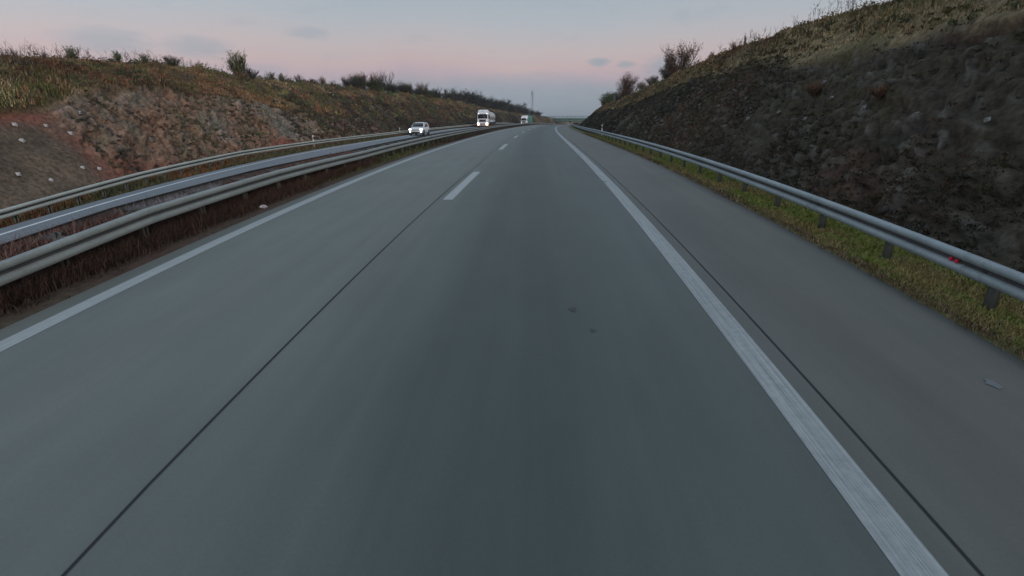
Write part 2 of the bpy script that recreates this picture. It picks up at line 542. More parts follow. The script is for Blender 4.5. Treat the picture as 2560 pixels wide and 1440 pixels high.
line('edge_line', road, -6, 300, -6.30, -6.04, M['paint'])
line('edge_line', road, -6, 300, 2.215, 2.50, M['paint_worn'])
JO = lambda s: np.interp(s, [0, 3, 22], [-2.87, -2.87, -2.44])
line('pavement_joint', road, -6, 200, lambda s: JO(s) - .013, lambda s: JO(s) + .013, M['joint'])
line('pavement_joint', road, -6, 200, 2.682, 2.706, M['joint'])
for k in range(-1, 12):
    s0 = 13.54 + 18 * k
    line('lane_dash', road, s0, s0 + 6, lambda s: JO(s) + .16, lambda s: JO(s) + .43, M['paint'], step=1.0)
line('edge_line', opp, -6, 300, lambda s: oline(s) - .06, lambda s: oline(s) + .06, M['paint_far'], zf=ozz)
line('edge_line', opp, -6, 300, -10.1, -9.9, M['paint'], zf=ozz)
for k in range(0, 14):
    s0 = 4 + 18 * k
    line('lane_dash', opp, s0, s0 + 6, -13.0, -12.8, M['paint'], zf=ozz, step=1.0)


def blob(name, parent, s, o, r, mat, seed, lift=.005, stretch=1.4):
    rr = random.Random(seed)
    n = 14
    pts = []
    for i in range(n):
        t = 2 * math.pi * i / n
        q = r * rr.uniform(.55, 1.1)
        pts.append(Pt(s + q * stretch * math.sin(t), o + q * math.cos(t), float(zc(o)) + lift))
    me = mesh_np(name, np.array(pts), np.arange(n)[None, :], mat)
    return put(name, parent, me)


# positions of small marks from the picture: tar spots on the lane, a pale patch on the shoulder
blob('tar_spot', road, 6.15, .52, .06, M['tar'], 1)
blob('tar_spot', road, 5.55, .72, .04, M['tar'], 2)
blob('paint_patch', road, 4.42, 4.36, .07, M['paint_dull'], 3)
blob('paint_gap', road, 16.6, 2.28, .10, M['tar'], 4, .009, .8)

# verges and median
def ctint(P, c1, c2, sc, seed, amt=1.0):
    n = np.clip(.5 + 1.6 * fbm(P[:, 0] * sc, P[:, 1] * sc, seed, 4) * amt, 0, 1)[:, None]
    return np.asarray(c1) * (1 - n) + np.asarray(c2) * n


def verge(name, sv, cols, c1, c2, sc, seed, label_kind='structure', rough=.03):
    P = []
    for o, z in cols:
        oo = o(sv) if callable(o) else np.full(len(sv), float(o))
        zz = z(sv) if callable(z) else np.full(len(sv), float(z))
        P.append(Pt(sv, oo, zz))
    P = np.stack(P, 1)
    n, m = P.shape[:2]
    Q = P.reshape(-1, 3)
    bump = fbm(Q[:, 0] * 1.7, Q[:, 1] * 1.7, seed + 3, 4) * 2 * rough
    inner = np.ones((n, m))
    inner[:, 0] = inner[:, -1] = 0
    Q[:, 2] += bump * inner.ravel()
    return put(name, data=mesh_np(name, Q, grid_faces(n, m), M['soil'], True, col=ctint(Q, c1, c2, sc, seed)), kind=label_kind)


SVv = steps((-60, 0, 3), (0, 60, .3), (60, 200, 1.0), (200, 600, 4))
vz = lambda t: float(zc(4.99)) * (1 - t) + (-.12) * t
verge('verge', SVv, [(4.985, lambda s: zc(np.full(len(s), 4.99)) - .02)] + [(4.99 + 2.6 * t, vz(t) + (.03 if .05 < t < .9 else -.02)) for t in (.08, .2, .35, .5, .65, .8, 1.0)],
      (.12, .12, .045), (.19, .155, .075), .9, 11)
verge('median_strip', SVv, [(-6.61, lambda s: zc(np.full(len(s), -6.61)) - .02), (-6.75, -.06), (-7.0, -.1), (-7.4, -.12), (-7.9, lambda s: -.14 + (ozz(s) + .14) * .3), (-8.6, lambda s: -.14 + (ozz(s) + .14) * .6), (-9.2, lambda s: ozz(s) + .02), (-9.61, lambda s: ozz(s) - .02)],
      (.085, .048, .036), (.085, .066, .044), .5, 12)
RT_S = [-60, 13.8, 20.5, 29.6, 51.6, 130, 200, 600]
RT_Z = [-.75, -.44, -.2, 0.0, .12, .57, .66, .7]


def orail_top(s):
    return np.interp(s, RT_S, RT_Z)


verge('verge', SVv, [(lambda s: oline(s) - .545, lambda s: ozz(s) - .02), (lambda s: oline(s) - .8, lambda s: ozz(s) - .06), (lambda s: oline(s) - 1.3, lambda s: orail_top(s) - .75),
                     (lambda s: oline(s) - 2.1, lambda s: orail_top(s) - .78), (lambda s: oline(s) - 3.0, lambda s: orail_top(s) - .75)],
      (.085, .05, .03), (.07, .075, .035), .35, 13, rough=.06)

# ------------------------------------------------------------------ hillsides of the cutting
def smooth(a, b, x):
    t = np.clip((x - a) / (b - a), 0, 1)
    return t * t * (3 - 2 * t)


LC = ([-80, 15, 27, 32, 40, 44.6, 50, 58, 68, 82, 102, 133, 150, 159, 192, 247, 300, 340, 420, 600], [4.2, 4.3, 4.58, 5.0, 5.45, 5.5, 5.3, 5.5, 5.65, 5.7, 5.99, 6.4, 6.1, 5.8, 6.0, 6.3, 7.4, 8.8, 12, 15])
LR = ([-80, 15, 20, 22.5, 25, 28, 33, 39.5, 45.6, 53.6, 72.4, 100, 600], [1.9, 2.0, 2.37, 2.75, 3.04, 3.5, 3.55, 3.3, 2.81, 2.4, 1.45, 1.1, 1.4])
RC = ([-80, 0, 17, 22, 28, 33, 38, 46, 55, 66, 95, 130, 165, 220, 300, 340, 420, 600], [6.3, 6.3, 6.2, 6.06, 6.24, 6.2, 6.18, 6.02, 5.74, 5.47, 4.6, 4.6, 4.95, 5.2, 6.5, 8.2, 11, 14])
RR = ([-80, 14, 18, 22, 28, 38, 52, 75, 110, 165, 300, 600], [4.6, 4.55, 4.5, 4.4, 4.6, 4.5, 3.93, 3.2, 3.1, 3.6, 4.6, 6])


def left_profile(s, v):
    """v 0..1 rock, 1..2 grass slope, 2..3 plateau -> offset, z"""
    ol = oline(s)
    zb = orail_top(s) - .80
    z1 = np.interp(s, *LR)
    z2 = np.interp(s, *LC)
    o = np.where(v <= 1, -2.9 - 3.1 * v, np.where(v <= 2, -6 - 6 * (v - 1), -12 - 75 * np.clip(v - 2, 0, 1) ** 1.8))
    t1 = np.clip(v, 0, 1)
    t2 = np.clip(v - 1, 0, 1)
    z = zb + (z1 - zb) * t1 ** .92 + (z2 - z1) * np.sin(t2 * np.pi / 2) ** 1.0 + np.clip(v - 2, 0, 1) * 1.0 - np.clip(v - 2.02, 0, 1) * .9
    return ol + o, z


def right_profile(s, v):
    zb = np.full_like(s, -.13)
    z1 = np.interp(s, *RR)
    z2 = np.interp(s, *RC)
    o = np.where(v <= 1, 7.45 + 4.05 * v, np.where(v <= 2, 11.5 + 2.5 * (v - 1), 14 + 75 * np.clip(v - 2, 0, 1) ** 1.8))
    t1 = np.clip(v, 0, 1)
    t2 = np.clip(v - 1, 0, 1)
    z = zb + (z1 - zb) * t1 ** .95 + (z2 - z1) * np.sin(t2 * np.pi / 2) + np.clip(v - 2, 0, 1) * .8 - np.clip(v - 2.02, 0, 1) * .7
    return o, z


def left_disp(s, v, o, z):
    """outward relief (towards the road and up) and the rock share"""
    L = v * 4.6
    rock = (1 - smooth(.92, 1.03, v + .06 * fbm(s * .5, L * .5, 31, 3) * 2)) * (1 - smooth(62, 88, s))
    calm = 1 - smooth(21.0, 22.2, s + .8 * fbm(L * .9, s * .2, 77, 3) * 2)
    sk = s + .55 * L                       # strata lean along the face
    _, e1, c1 = worley(sk / .85, L / .5, 41)
    _, e2, c2 = worley(sk / .38 + 3, L / .26, 42)
    rel = (c1 - .5) * .34 + (c2 - .5) * .26 - .14 * np.exp(-(e1 / .10) ** 2) - .10 * np.exp(-(e2 / .12) ** 2) + fbm(s * .45, L * .6, 43, 4) * .8 + fbm(sk * 2.6, L * 4.0, 48, 3) * .26
    soft = fbm(s * .6, L * .7, 44, 4) * .45
    grass = fbm(s * .35, L * .5, 45, 5) * .55 + fbm(s * 1.6, L * 1.8, 46, 3) * .18
    far_ = fbm(s * .16, L * .3, 47, 4) * .9
    d = rock * ((1 - calm) * rel + calm * soft) + (1 - rock) * (grass + far_ * smooth(50, 90, s))
    lipf = (1 - smooth(55, 75, s)) * (.6 + 1.6 * fbm(s * .5, s * 0 + 3, 49, 3))
    d = d + lipf * (.34 * np.exp(-((v - 1.06) / .06) ** 2) - .36 * np.exp(-((v - .94) / .05) ** 2))
    d = d * smooth(0, .10, v) * (1 - smooth(2.2, 2.6, v) * .6)
    return d, rock, calm, c1, c2, e1


def left_color(s, v, rock, calm, c1, c2, e1):
    L = v * 4.6
    n1 = fbm(s * .30, L * .45, 51, 4)
    n2 = fbm(s * .9, L * 1.1, 52, 4)
    n3 = fbm(s * .12, L * .25, 53, 3)
    A = lambda c: np.asarray(c, float)[None, :]
    w = lambda x: x[:, None]
    stone = A((.225, .185, .15)) * w(.62 + .75 * c1 * .6 + .5 * c2 * .7)
    stone = stone + (A((.24, .14, .09)) - stone) * w(np.clip(.6 + 2.6 * n1, 0, .85))
    stone = stone + (A((.14, .145, .105)) - stone) * w(np.clip(2.2 * n2, 0, .6))
    stone = stone * w(1 - .5 * np.exp(-(e1 / .10) ** 2))
    red = np.clip(smooth(.10, .26, fbm(s * .22 + 4, L * .35, 54, 4) + .26 * (1 - smooth(.05, .45, v)) - .08), 0, 1)
    stone = stone + (A((.235, .095, .065)) - stone) * w(red * .85)
    earth = A((.135, .098, .068)) * w(1 + .8 * n2)
    rim = smooth(.70, .92, v) + smooth(20.2, 21.6, s) * .9
    earth = earth + (A((.23, .085, .06)) - earth) * w(np.clip(rim * (.55 + 2.5 * n1), 0, .9))
    rk = stone * w(1 - calm) + earth * w(calm)
    gr = A((.21, .15, .088)) * w(1 + 1.2 * n2)
    gr = gr + (A((.13, .12, .056)) - gr) * w(np.clip(.25 + 3.2 * n1, 0, .85))
    gr = gr + (A((.24, .175, .11)) - gr) * w(np.clip(-.2 + 3.0 * n3 + smooth(1.5, 2, v) * .5, 0, .8))
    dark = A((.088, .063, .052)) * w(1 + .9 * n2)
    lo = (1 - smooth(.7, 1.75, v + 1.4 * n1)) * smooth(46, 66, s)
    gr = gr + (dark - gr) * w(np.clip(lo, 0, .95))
    rust = smooth(.03, .2, n3 + .10 * (1 - smooth(.1, .8, v))) * (1 - smooth(.3, 1.0, v)) * smooth(50, 60, s) * (1 - smooth(90, 115, s))
    gr = gr + (A((.23, .10, .065)) - gr) * w(np.clip(rust, 0, .8))
    return np.clip(rk * w(rock) + gr * w(1 - rock), .01, .8)


def right_disp(s, v, o, z):
    L = v * 6.0
    rock = 1 - smooth(.9, 1.02, v + .10 * fbm(s * .35, L * .4, 61, 3) * 2)
    sk = s - .35 * L
    _, e1, c1 = worley(sk / .7, L / .55, 62)
    _, e2, c2 = worley(sk / .3 + 3, L / .24, 63)
    rel = (c1 - .5) * .12 + (c2 - .5) * .16 + fbm(s * .35, L * 2.6, 67, 4) * .42 - .07 * np.exp(-(e1 / .1) ** 2) - .08 * np.exp(-(e2 / .12) ** 2) + fbm(s * .4, L * .45, 64, 4) * .5 + fbm(s * 2.4, L * 3.4, 69, 3) * .22
    rib = np.abs(fbm(s * .22 - L * .05, L * .05, 68, 3)) * -.9
    grass = fbm(s * .4, L * .5, 65, 5) * .45 + fbm(s * 1.8, L * 1.8, 66, 3) * .14
    d = rock * (rel + rib) + (1 - rock) * grass
    d = d * smooth(0, .08, v) * (1 - smooth(2.2, 2.6, v) * .6)
    return d, rock, c1, c2, e1


def right_color(s, v, rock, c1, c2, e1):
    L = v * 6.0
    n1 = fbm(s * .30, L * .35, 71, 4)
    n2 = fbm(s * 1.0, L * 1.2, 72, 4)
    n3 = fbm(s * .14, L * .3, 73, 3)
    A = lambda c: np.asarray(c, float)[None, :]
    w = lambda x: x[:, None]
    st_ = A((.055, .043, .031)) * w(.55 + .6 * c1 + .4 * c2)
    st_ = st_ + (A((.056, .045, .026)) - st_) * w(np.clip(.35 + 3 * n1, 0, .8))
    st_ = st_ + (A((.105, .052, .033)) - st_) * w(np.clip(-.4 + 4 * n3, 0, .45))
    st_ = st_ + (A((.16, .15, .13)) - st_) * w(smooth(.84, .98, c2) * .45)
    st_ = st_ * w(1 - .4 * np.exp(-(e1 / .08) ** 2))
    crack = np.exp(-((s - 48 - .9 * L + 1.2 * fbm(L * 1.2, s * .1, 79, 3)) / .45) ** 2) * smooth(.02, .2, v)
    st_ = st_ + (A((.16, .15, .11)) - st_) * w(np.clip(crack, 0, .8))
    gr = A((.22, .17, .09)) * w(1 + 1.2 * n2)
    gr = gr + (A((.15, .13, .06)) - gr) * w(np.clip(.2 + 3.0 * n1, 0, .8))
    gr = gr + (A((.22, .175, .105)) - gr) * w(np.clip(-.1 + 3.2 * n3, 0, .8))
    return np.clip(st_ * w(rock) + gr * w(1 - rock), .008, .8)


def hillside(side):
    sv = steps((-60, 6, 3), (6, 12, .4), (12, 62, .13), (62, 125, .3), (125, 200, .8), (200, 470, 4))
    if side < 0:
        vv = np.concatenate([np.linspace(0, 1, 40), np.linspace(1, 2, 34)[1:], 2 + np.linspace(0, 1, 16)[1:]])
    else:
        vv = np.concatenate([np.linspace(0, 1, 46), np.linspace(1, 2, 22)[1:], 2 + np.linspace(0, 1, 16)[1:]])
    Sg, Vg = np.meshgrid(sv, vv, indexing='ij')
    s, v = Sg.ravel(), Vg.ravel()
    if side < 0:
        o, z = left_profile(s, v)
        d, rock, calm, c1, c2, e1 = left_disp(s, v, o, z)
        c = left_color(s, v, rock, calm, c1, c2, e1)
        o = o + d * .62 * (v < 2)
    else:
        o, z = right_profile(s, v)
        d, rock, c1, c2, e1 = right_disp(s, v, o, z)
        c = right_color(s, v, rock, c1, c2, e1)
        o = o - d * .68 * (v < 2)
    z = z + d * .7
    f = grid_faces(len(sv), len(vv))
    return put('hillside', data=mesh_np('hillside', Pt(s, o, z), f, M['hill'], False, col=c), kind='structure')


hill_l = hillside(-1)
hill_r = hillside(1)


def on_hill(side, s, v):
    s = np.atleast_1d(np.asarray(s, float))
    v = np.atleast_1d(np.asarray(v, float))
    s, v = np.broadcast_arrays(s, v)
    if side < 0:
        o, z = left_profile(s, v)
        d = left_disp(s, v, o, z)[0]
        o = o + d * .62 * (v < 2)
    else:
        o, z = right_profile(s, v)
        d = right_disp(s, v, o, z)[0]
        o = o - d * .68 * (v < 2)
    return Pt(s, o, z + d * .7)


# ------------------------------------------------------------------ guard rails
WPROF = [(-.008, .0), (.05, .004), (.076, .020), (.084, .102), (.012, .128), (.0, .135), (.0, .186), (.012, .193), (.084, .213), (.078, .286), (.05, .305), (-.008, .31)]


def w_beam(name, parent, sv, ofn, ztop, face, mat, scale=1.0):
    """face +1: bulges towards larger offset, -1 towards smaller"""
    cols = [((lambda s, d=d: ofn(s) + face * d * scale), (lambda s, h=h: ztop(s) - (.31 - h) * scale)) for d, h in WPROF]
    ob = put(name, parent, strip(name, sv, cols, mat, smooth=False))
    ob.data.materials.append(M['galv_grime_shade'])          # grimy dark steel, painting in shade in the W's valley and under its upper bulge
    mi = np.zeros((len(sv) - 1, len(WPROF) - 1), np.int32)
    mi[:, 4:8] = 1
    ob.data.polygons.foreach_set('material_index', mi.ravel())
    m = ob.modifiers.new('thickness', 'SOLIDIFY')
    m.thickness = .004
    m.offset = 0
    return ob


def rail_post_mesh(h):
    V, F = boxes([(-.045, 0, h / 2, .006, .10, h), (0, -.047, h / 2, .085, .006, h), (0, .047, h / 2, .085, .006, h)])
    return mesh_np('rail_post', V, F, M['post'])


def posts(parent, svals, ofn, zbase, h, mesh, flip=0):
    for s in svals:
        p = put('post', parent, mesh)
        P = Pt(s, float(ofn(np.array([s]))[0]), float(zbase(np.array([s]))[0]))
        p.location = P - np.array(parent.location)
        p.rotation_euler = (0, 0, -float(heading(s)) + flip)


const = lambda c: (lambda s: np.full(len(s), float(c)))
RS = steps((-8, 60, .5), (60, 260, 1.0))
# right rail
rr = put('guard_rail', loc=Pt(8, 5.7, 0), label='galvanised steel guard rail with W-shaped beam along the right shoulder', cat='guard rail')


def local(ob, parent):
    """mesh was written in world coordinates: shift it under its parent"""
    ob.matrix_parent_inverse = Matrix.Translation(-Vector(parent.location))
    return ob


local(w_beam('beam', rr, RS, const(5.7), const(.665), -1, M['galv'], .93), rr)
for s in np.arange(6.3, 60, 4.0):
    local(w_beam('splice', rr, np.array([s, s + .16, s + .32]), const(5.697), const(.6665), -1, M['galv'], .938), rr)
pm = rail_post_mesh(.85)
posts(rr, np.arange(4.2, 190, 2.0), const(5.76), const(-.22), .85, pm)
for k, (s, dz) in enumerate([(6.74, .0), (6.84, .0)]):
    P = Pt(s, 5.655, .665 - .155 * .93)
    V, F = boxes([(0, 0, 0, .03, .045, .05)])
    q = put('reflector', rr, mesh_np('reflector', V, F, M['red_reflector']))
    q.location = P - np.array(rr.location)
    bevel(q, .01)
# median double rail
mr_ = put('guard_rail', loc=Pt(8, -7.55, 0), label='double-sided guard rail with two beams and spacers on the median', cat='guard rail')
MT = lambda s: np.interp(s, [-8, 5, 9, 14, 21, 40, 64, 300], [.5, .5, .66, .68, .60, .64, .65, .65])
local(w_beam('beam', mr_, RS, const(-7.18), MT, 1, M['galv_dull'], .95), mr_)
local(w_beam('beam', mr_, RS, const(-7.86), MT, -1, M['galv_grime_shade'], .95), mr_)
posts(mr_, np.arange(3.85, 185, 1.8), const(-7.52), const(-.25), .8, rail_post_mesh(.86))
V, F = boxes([(0, 0, 0, .62, .07, .03), (0, 0, .0, .62, .010, .10)])
spm = mesh_np('spacer', V, F, M['galv_grime_shade'])
for s in np.arange(3.85, 185, 1.8):
    q = put('spacer', mr_, spm)
    q.location = Pt(s, -7.52, float(MT(np.array([s]))[0]) - .09) - np.array(mr_.location)
    q.rotation_euler = (0, 0, -float(heading(s)))
# outer rail of the far carriageway
or_ = put('guard_rail', loc=Pt(20, float(oline(20)) - 1.3, -.9), label='steel guard rail on many posts at the foot of the left hillside', cat='guard rail')
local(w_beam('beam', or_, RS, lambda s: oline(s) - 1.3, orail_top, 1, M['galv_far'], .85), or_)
posts(or_, np.arange(9.0, 190, 1.33), lambda s: oline(s) - 1.36, lambda s: orail_top(s) - .9, .8, rail_post_mesh(.88))

# ------------------------------------------------------------------ delineator posts
def delineator(s, ofn, zb, label):
    e = put('delineator_post', label=label, cat='delineator', loc=Pt(s, ofn, zb))
    e.rotation_euler = (0, 0, -float(heading(s)))
    n = 12
    prof = [(.06 * math.cos(t), .045 * math.sin(t)) for t in np.linspace(0, 2 * math.pi, n + 1)[:-1]]

    def seg(z0, z1, slant=0.0, sc=1.0):
        V = [(x * sc, y * sc, z0) for x, y in prof] + [(x * sc, y * sc, z1 + slant * x) for x, y in prof]
        F = [(i, (i + 1) % n, n + (i + 1) % n, n + i) for i in range(n)]
        return V, [np.array(F), np.array([list(range(2 * n - 1, n - 1, -1))[::-1]])]
    V, F = seg(0, 1.0, .5)
    put('post', e, mesh_np('post', V, F, M['white_plastic']))
    V, F = seg(.68, .88, .0, 1.06)
    put('black_band', e, mesh_np('black_band', V, F, M['black_plastic']))
    V, F = boxes([(0, -.052, .78, .05, .008, .14)])
    put('reflector', e, mesh_np('reflector', V, F, M['reflector']))
    return e


delineator(42.0, float(oline(42)) - 1.75, -.55, 'white delineator post with black band behind the left outer rail, nearer one')
delineator(67.5, float(oline(67.5)) - 1.75, -.4, 'white delineator post beside the rail just behind the white car')
delineator(51.5, 6.25, .12, 'white delineator post with black band behind the right guard rail')

# ------------------------------------------------------------------ anchor plates and loose rocks on the slopes
def plate_mesh(r):
    V, F = boxes([(0, 0, .01, r * 2, r * 2, .03), (0, 0, .05, r * .7, r * .7, .06)])
    return mesh_np('anchor_plate', V, F, M['plate'])


plm = plate_mesh(.075)
plm_r = plate_mesh(.085)
plm_r.materials[0] = M['plate_dull']


def slope_frame(side, s, v):
    P = on_hill(side, [s, s + .4, s], [v, v, v + .06])
    # smooth normal from the undisplaced profile
    prof = left_profile if side < 0 else right_profile
    q = [Pt(*(lambda ss, vv_: (ss, *prof(np.array([ss]), np.array([vv_]))))(a_, b_))[0] for a_, b_ in ((s, v), (s + .5, v), (s, v + .08))]
    n = np.cross(q[1] - q[0], q[2] - q[0])
    n /= np.linalg.norm(n)
    if n[2] < 0:
        n = -n
    return P[0], Vector(n)


def plant(parent, mesh, name, side, s, v, lift=.0, roll=0.0, sc=1.0):
    P, n = slope_frame(side, s, v)
    q = put(name, parent, mesh)
    q.location = Vector(P) + n * lift
    q.rotation_euler = (n.to_track_quat('Z', 'Y').to_matrix() @ Matrix.Rotation(roll, 3, 'Z')).to_euler()
    q.scale = (sc, sc, sc)
    return q


for s, v in [(19.8, .80), (21.1, .74), (19.4, .64), (21.7, .60), (17.8, .34), (18.7, .22), (20.4, .24), (21.2, .20), (23.3, .80), (17.2, .72), (16.2, .5), (16.6, .9)]:
    plant(hill_l, plm, 'anchor_plate', -1, s, v, .03, rng.uniform(0, 1.5), rng.uniform(.85, 1.15))
for s, v in [(21.5, .50), (15.9, .50), (13.9, .50), (11.6, .48), (18.6, .43), (18.2, .57), (24.5, .52), (28.0, .5), (23.0, .40), (31.5, .52), (26.2, .62), (20.2, .72)]:
    plant(hill_r, plm_r, 'anchor_plate', 1, s, v, .06, rng.uniform(0, 1.5), rng.uniform(.6, .9))


def rock_mesh(seed, mat, r=.5):
    rr_ = np.random.default_rng(seed)
    t = (1 + 5 ** .5) / 2
    V = np.array([(-1, t, 0), (1, t, 0), (-1, -t, 0), (1, -t, 0), (0, -1, t), (0, 1, t), (0, -1, -t), (0, 1, -t), (t, 0, -1), (t, 0, 1), (-t, 0, -1), (-t, 0, 1)], float)
    V /= np.linalg.norm(V[0])
    V *= rr_.uniform(.7, 1.15, (12, 1)) * np.array([1.25, .85, .6]) * r
    F = [(0, 11, 5), (0, 5, 1), (0, 1, 7), (0, 7, 10), (0, 10, 11), (1, 5, 9), (5, 11, 4), (11, 10, 2), (10, 7, 6), (7, 1, 8), (3, 9, 4), (3, 4, 2), (3, 2, 6), (3, 6, 8), (3, 8, 9), (4, 9, 5), (2, 4, 11), (6, 2, 10), (8, 6, 7), (9, 8, 1)]
    return mesh_np('rock', V, np.array(F), mat)


rocks = [rock_mesh(i, M['rock']) for i in range(5)]
rocks_d = [rock_mesh(20 + i, M['rock_dark']) for i in range(4)]
for k in range(170):
    s = rng.uniform(22.5, 60)
    v = rng.uniform(.05, .97)
    plant(hill_l, rocks[k % 5], 'rock', -1, s, v, -.02, rng.uniform(0, 6), rng.uniform(.18, .5))
for k in range(70):
    s = rng.uniform(9, 50)
    v = rng.uniform(.03, .95) ** 1.3
    plant(hill_r, rocks_d[k % 4], 'rock', 1, s, v, -.02, rng.uniform(0, 6), rng.uniform(.10, .26))

# ------------------------------------------------------------------ grass, weeds: numpy blades
def blades(name, base, h, w, col, lean=.5, label=None, cat=None, seed=0, per=4, spread=.06, mat='blade', parent=None):
    r = np.random.default_rng(seed)
    n = len(base)
    B = np.repeat(base, per, 0) + r.normal(0, spread, (n * per, 3)) * np.array([1, 1, .15])
    H = np.repeat(h, per) * r.uniform(.55, 1.15, n * per)
    C = np.repeat(col, per, 0) * r.uniform(.7, 1.3, (n * per, 1))
    a_ = r.uniform(0, 2 * np.pi, n * per)
    d = np.stack([np.cos(a_), np.sin(a_), np.zeros_like(a_)], -1)
    p = np.stack([-np.sin(a_), np.cos(a_), np.zeros_like(a_)], -1)
    ln = r.uniform(.1, 1, n * per)[:, None] * lean
    up = np.array([0, 0, 1.0])
    tip = B + up * H[:, None] * (1 - .25 * ln) + d * H[:, None] * ln
    mid = B + up * H[:, None] * .55 + d * H[:, None] * ln * .28
    ww = (np.repeat(w, per) if np.ndim(w) else np.full(n * per, w))[:, None] * .5
    V = np.stack([B - p * ww, B + p * ww, mid + p * ww * .8, mid - p * ww * .8, tip], 1).reshape(-1, 3)
    i = np.arange(n * per)[:, None] * 5
    q = i + np.array([[0, 1, 2, 3]])
    t = i + np.array([[3, 2, 4]])
    return put(name, parent, mesh_np(name, V, [q, t], M[mat], col=np.repeat(C, 5, 0)), label=label, cat=cat, kind='stuff')


def patchcol(s, v, cols, wts, seed, r, mess=.10):
    """species grow in patches: each plant takes the kind whose noise field leads at its spot"""
    sc_ = np.stack([fbm(s * .33, v * 1.9, seed + 31 * k, 4) + r.normal(0, mess, len(s)) + .05 * math.log(w_ / max(wts)) * 2 for k, w_ in enumerate(wts)])
    return np.array(cols)[np.argmax(sc_, 0)]


def mixcol(n, cols, wts, r):
    cols = np.array(cols)
    idx = r.choice(len(cols), n, p=np.array(wts) / sum(wts))
    return cols[idx]


r1 = np.random.default_rng(101)
# right verge turf
n = 68000
s = 2.5 + (60 - 2.5) * r1.uniform(0, 1, n) ** 1.7
o = r1.uniform(5.03, 7.5, n)
t = (o - 4.99) / 2.6
zg = float(zc(4.99)) * (1 - t) - .12 * t + .02
gn = fbm(s * .45, o * 1.3, 201, 4)
gcol = np.where((gn + .16 * (o - 5.5) / 2 > -.02)[:, None], mixcol(n, [(0.128, 0.175, 0.036), (0.180, 0.203, 0.051), (0.232, 0.203, 0.068)], [4, 4, 2], r1), mixcol(n, [(0.270, 0.208, 0.094), (0.203, 0.163, 0.066), (0.169, 0.156, 0.055)], [3, 3, 2], r1))
gcol = gcol * np.array([1.28, 1.22, 1.1])
gcol = np.where((o < 5.0 + .11 * (1 + 1.5 * fbm(s * .8, o * 0, 77, 3)))[:, None], np.array([.19, .13, .075]), gcol)
blades('verge_grass', Pt(s, o, zg), np.minimum(1, .35 + .1 * s) * (.035 + .055 * r1.uniform(0, 1, n) + .06 * np.clip(gn * 3, 0, 1)), .006 + .0009 * s, gcol, 1.0, 'patchy green and straw grass on the verge under the right guard rail', 'grass', 1, per=4)
# further verge
n = 9000
s = r1.uniform(58, 170, n)
o = r1.uniform(5.05, 7.5, n)
blades('verge_grass', Pt(s, o, -.05), r1.uniform(.08, .2, n), .05, mixcol(n, [(.06, .085, .025), (.12, .105, .05), (.09, .10, .035)], [3, 2, 3], r1), 1.0, 'distant strip of grass running along the right shoulder', 'grass', 2, per=3)
# left outer verge: low weeds, orange-brown and green
n = 15000
s = 9 + (110 - 9) * r1.uniform(0, 1, n) ** 1.5
dl = r1.uniform(.7, 2.9, n)
red = fbm(s * .12, dl * .3, 211, 3)
cc = np.where((red + .25 * (1 - smooth(16, 23, s)) > .06)[:, None], mixcol(n, [(.20, .085, .035), (.17, .09, .04), (.13, .10, .045)], [3, 2, 2], r1), mixcol(n, [(.075, .085, .035), (.11, .10, .045), (.14, .115, .06)], [4, 3, 2], r1))
blades('verge_weeds', Pt(s, oline(s) - dl, orail_top(s) - .80 + .04), r1.uniform(.12, .42, n), .02 + .0006 * s, cc, .9, 'rust-brown and green weeds under the left outer guard rail', 'weeds', 3, per=4, spread=.09)
# median: dark weeds and leaf litter under the near rail, greener patch further on
n = 11000
s = 3 + (75 - 3) * r1.uniform(0, 1, n) ** 1.5
o = r1.uniform(-9.3, -6.75, n)
grn = smooth(15, 20, s) * (1 - smooth(30, 42, s))
cc = np.where((r1.uniform(0, 1, n) < grn)[:, None], mixcol(n, [(.07, .085, .03), (.10, .105, .04)], [1, 1], r1), mixcol(n, [(.055, .032, .025), (.07, .045, .03), (.05, .045, .028)], [3, 2, 2], r1))
mz = np.interp(o, [-9.61, -9.2, -8.6, -7.9, -7.4, -6.6], [0, .0, .4, .7, 1, 1])
zz = -.13 * mz + ozz(s) * (1 - mz)
blades('median_weeds', Pt(s, o, zz), r1.uniform(.05, .22, n) * np.where(o > -7.1, .45, 1), .012 + .0008 * s, cc, 1.0, 'low brown weeds and dull green grass on the median beneath the double rail', 'weeds', 4, per=4, spread=.08)
n = 7000
s = 17 + 45 * r1.uniform(0, 1, n) ** 1.2
o = r1.uniform(-9.5, -8.0, n)
blades('median_grass', Pt(s, o, np.interp(o, [-9.5, -8.0], [0, 1]) * (-.14 - ozz(s)) + ozz(s)), r1.uniform(.3, .62, n), .03, mixcol(n, [(.075, .085, .034), (.10, .10, .045), (.11, .085, .05)], [3, 3, 2], r1), .8, 'taller green grass on the median seen beneath the double rail', 'grass', 8, per=5, spread=.1)
n = 15000
s = r1.uniform(1.5, 24, n)
o = np.where(r1.uniform(0, 1, n) < .6, r1.uniform(-9.5, -7.95, n), r1.uniform(-7.8, -7.3, n))
blades('median_brush', Pt(s, o, np.interp(o, [-9.5, -8.0], [0, 1]) * (-.14 - ozz(s)) + ozz(s)), np.where(o < -7.9, r1.uniform(.35, .72, n) - .25 * ozz(s), r1.uniform(.2, .46, n)), .009, mixcol(n, [(.095, .052, .038), (.08, .048, .037), (.105, .068, .048)], [3, 3, 2], r1), 1.5, 'rusty brown brush filling the median behind the near rail', 'weeds', 9, per=6, spread=.09)
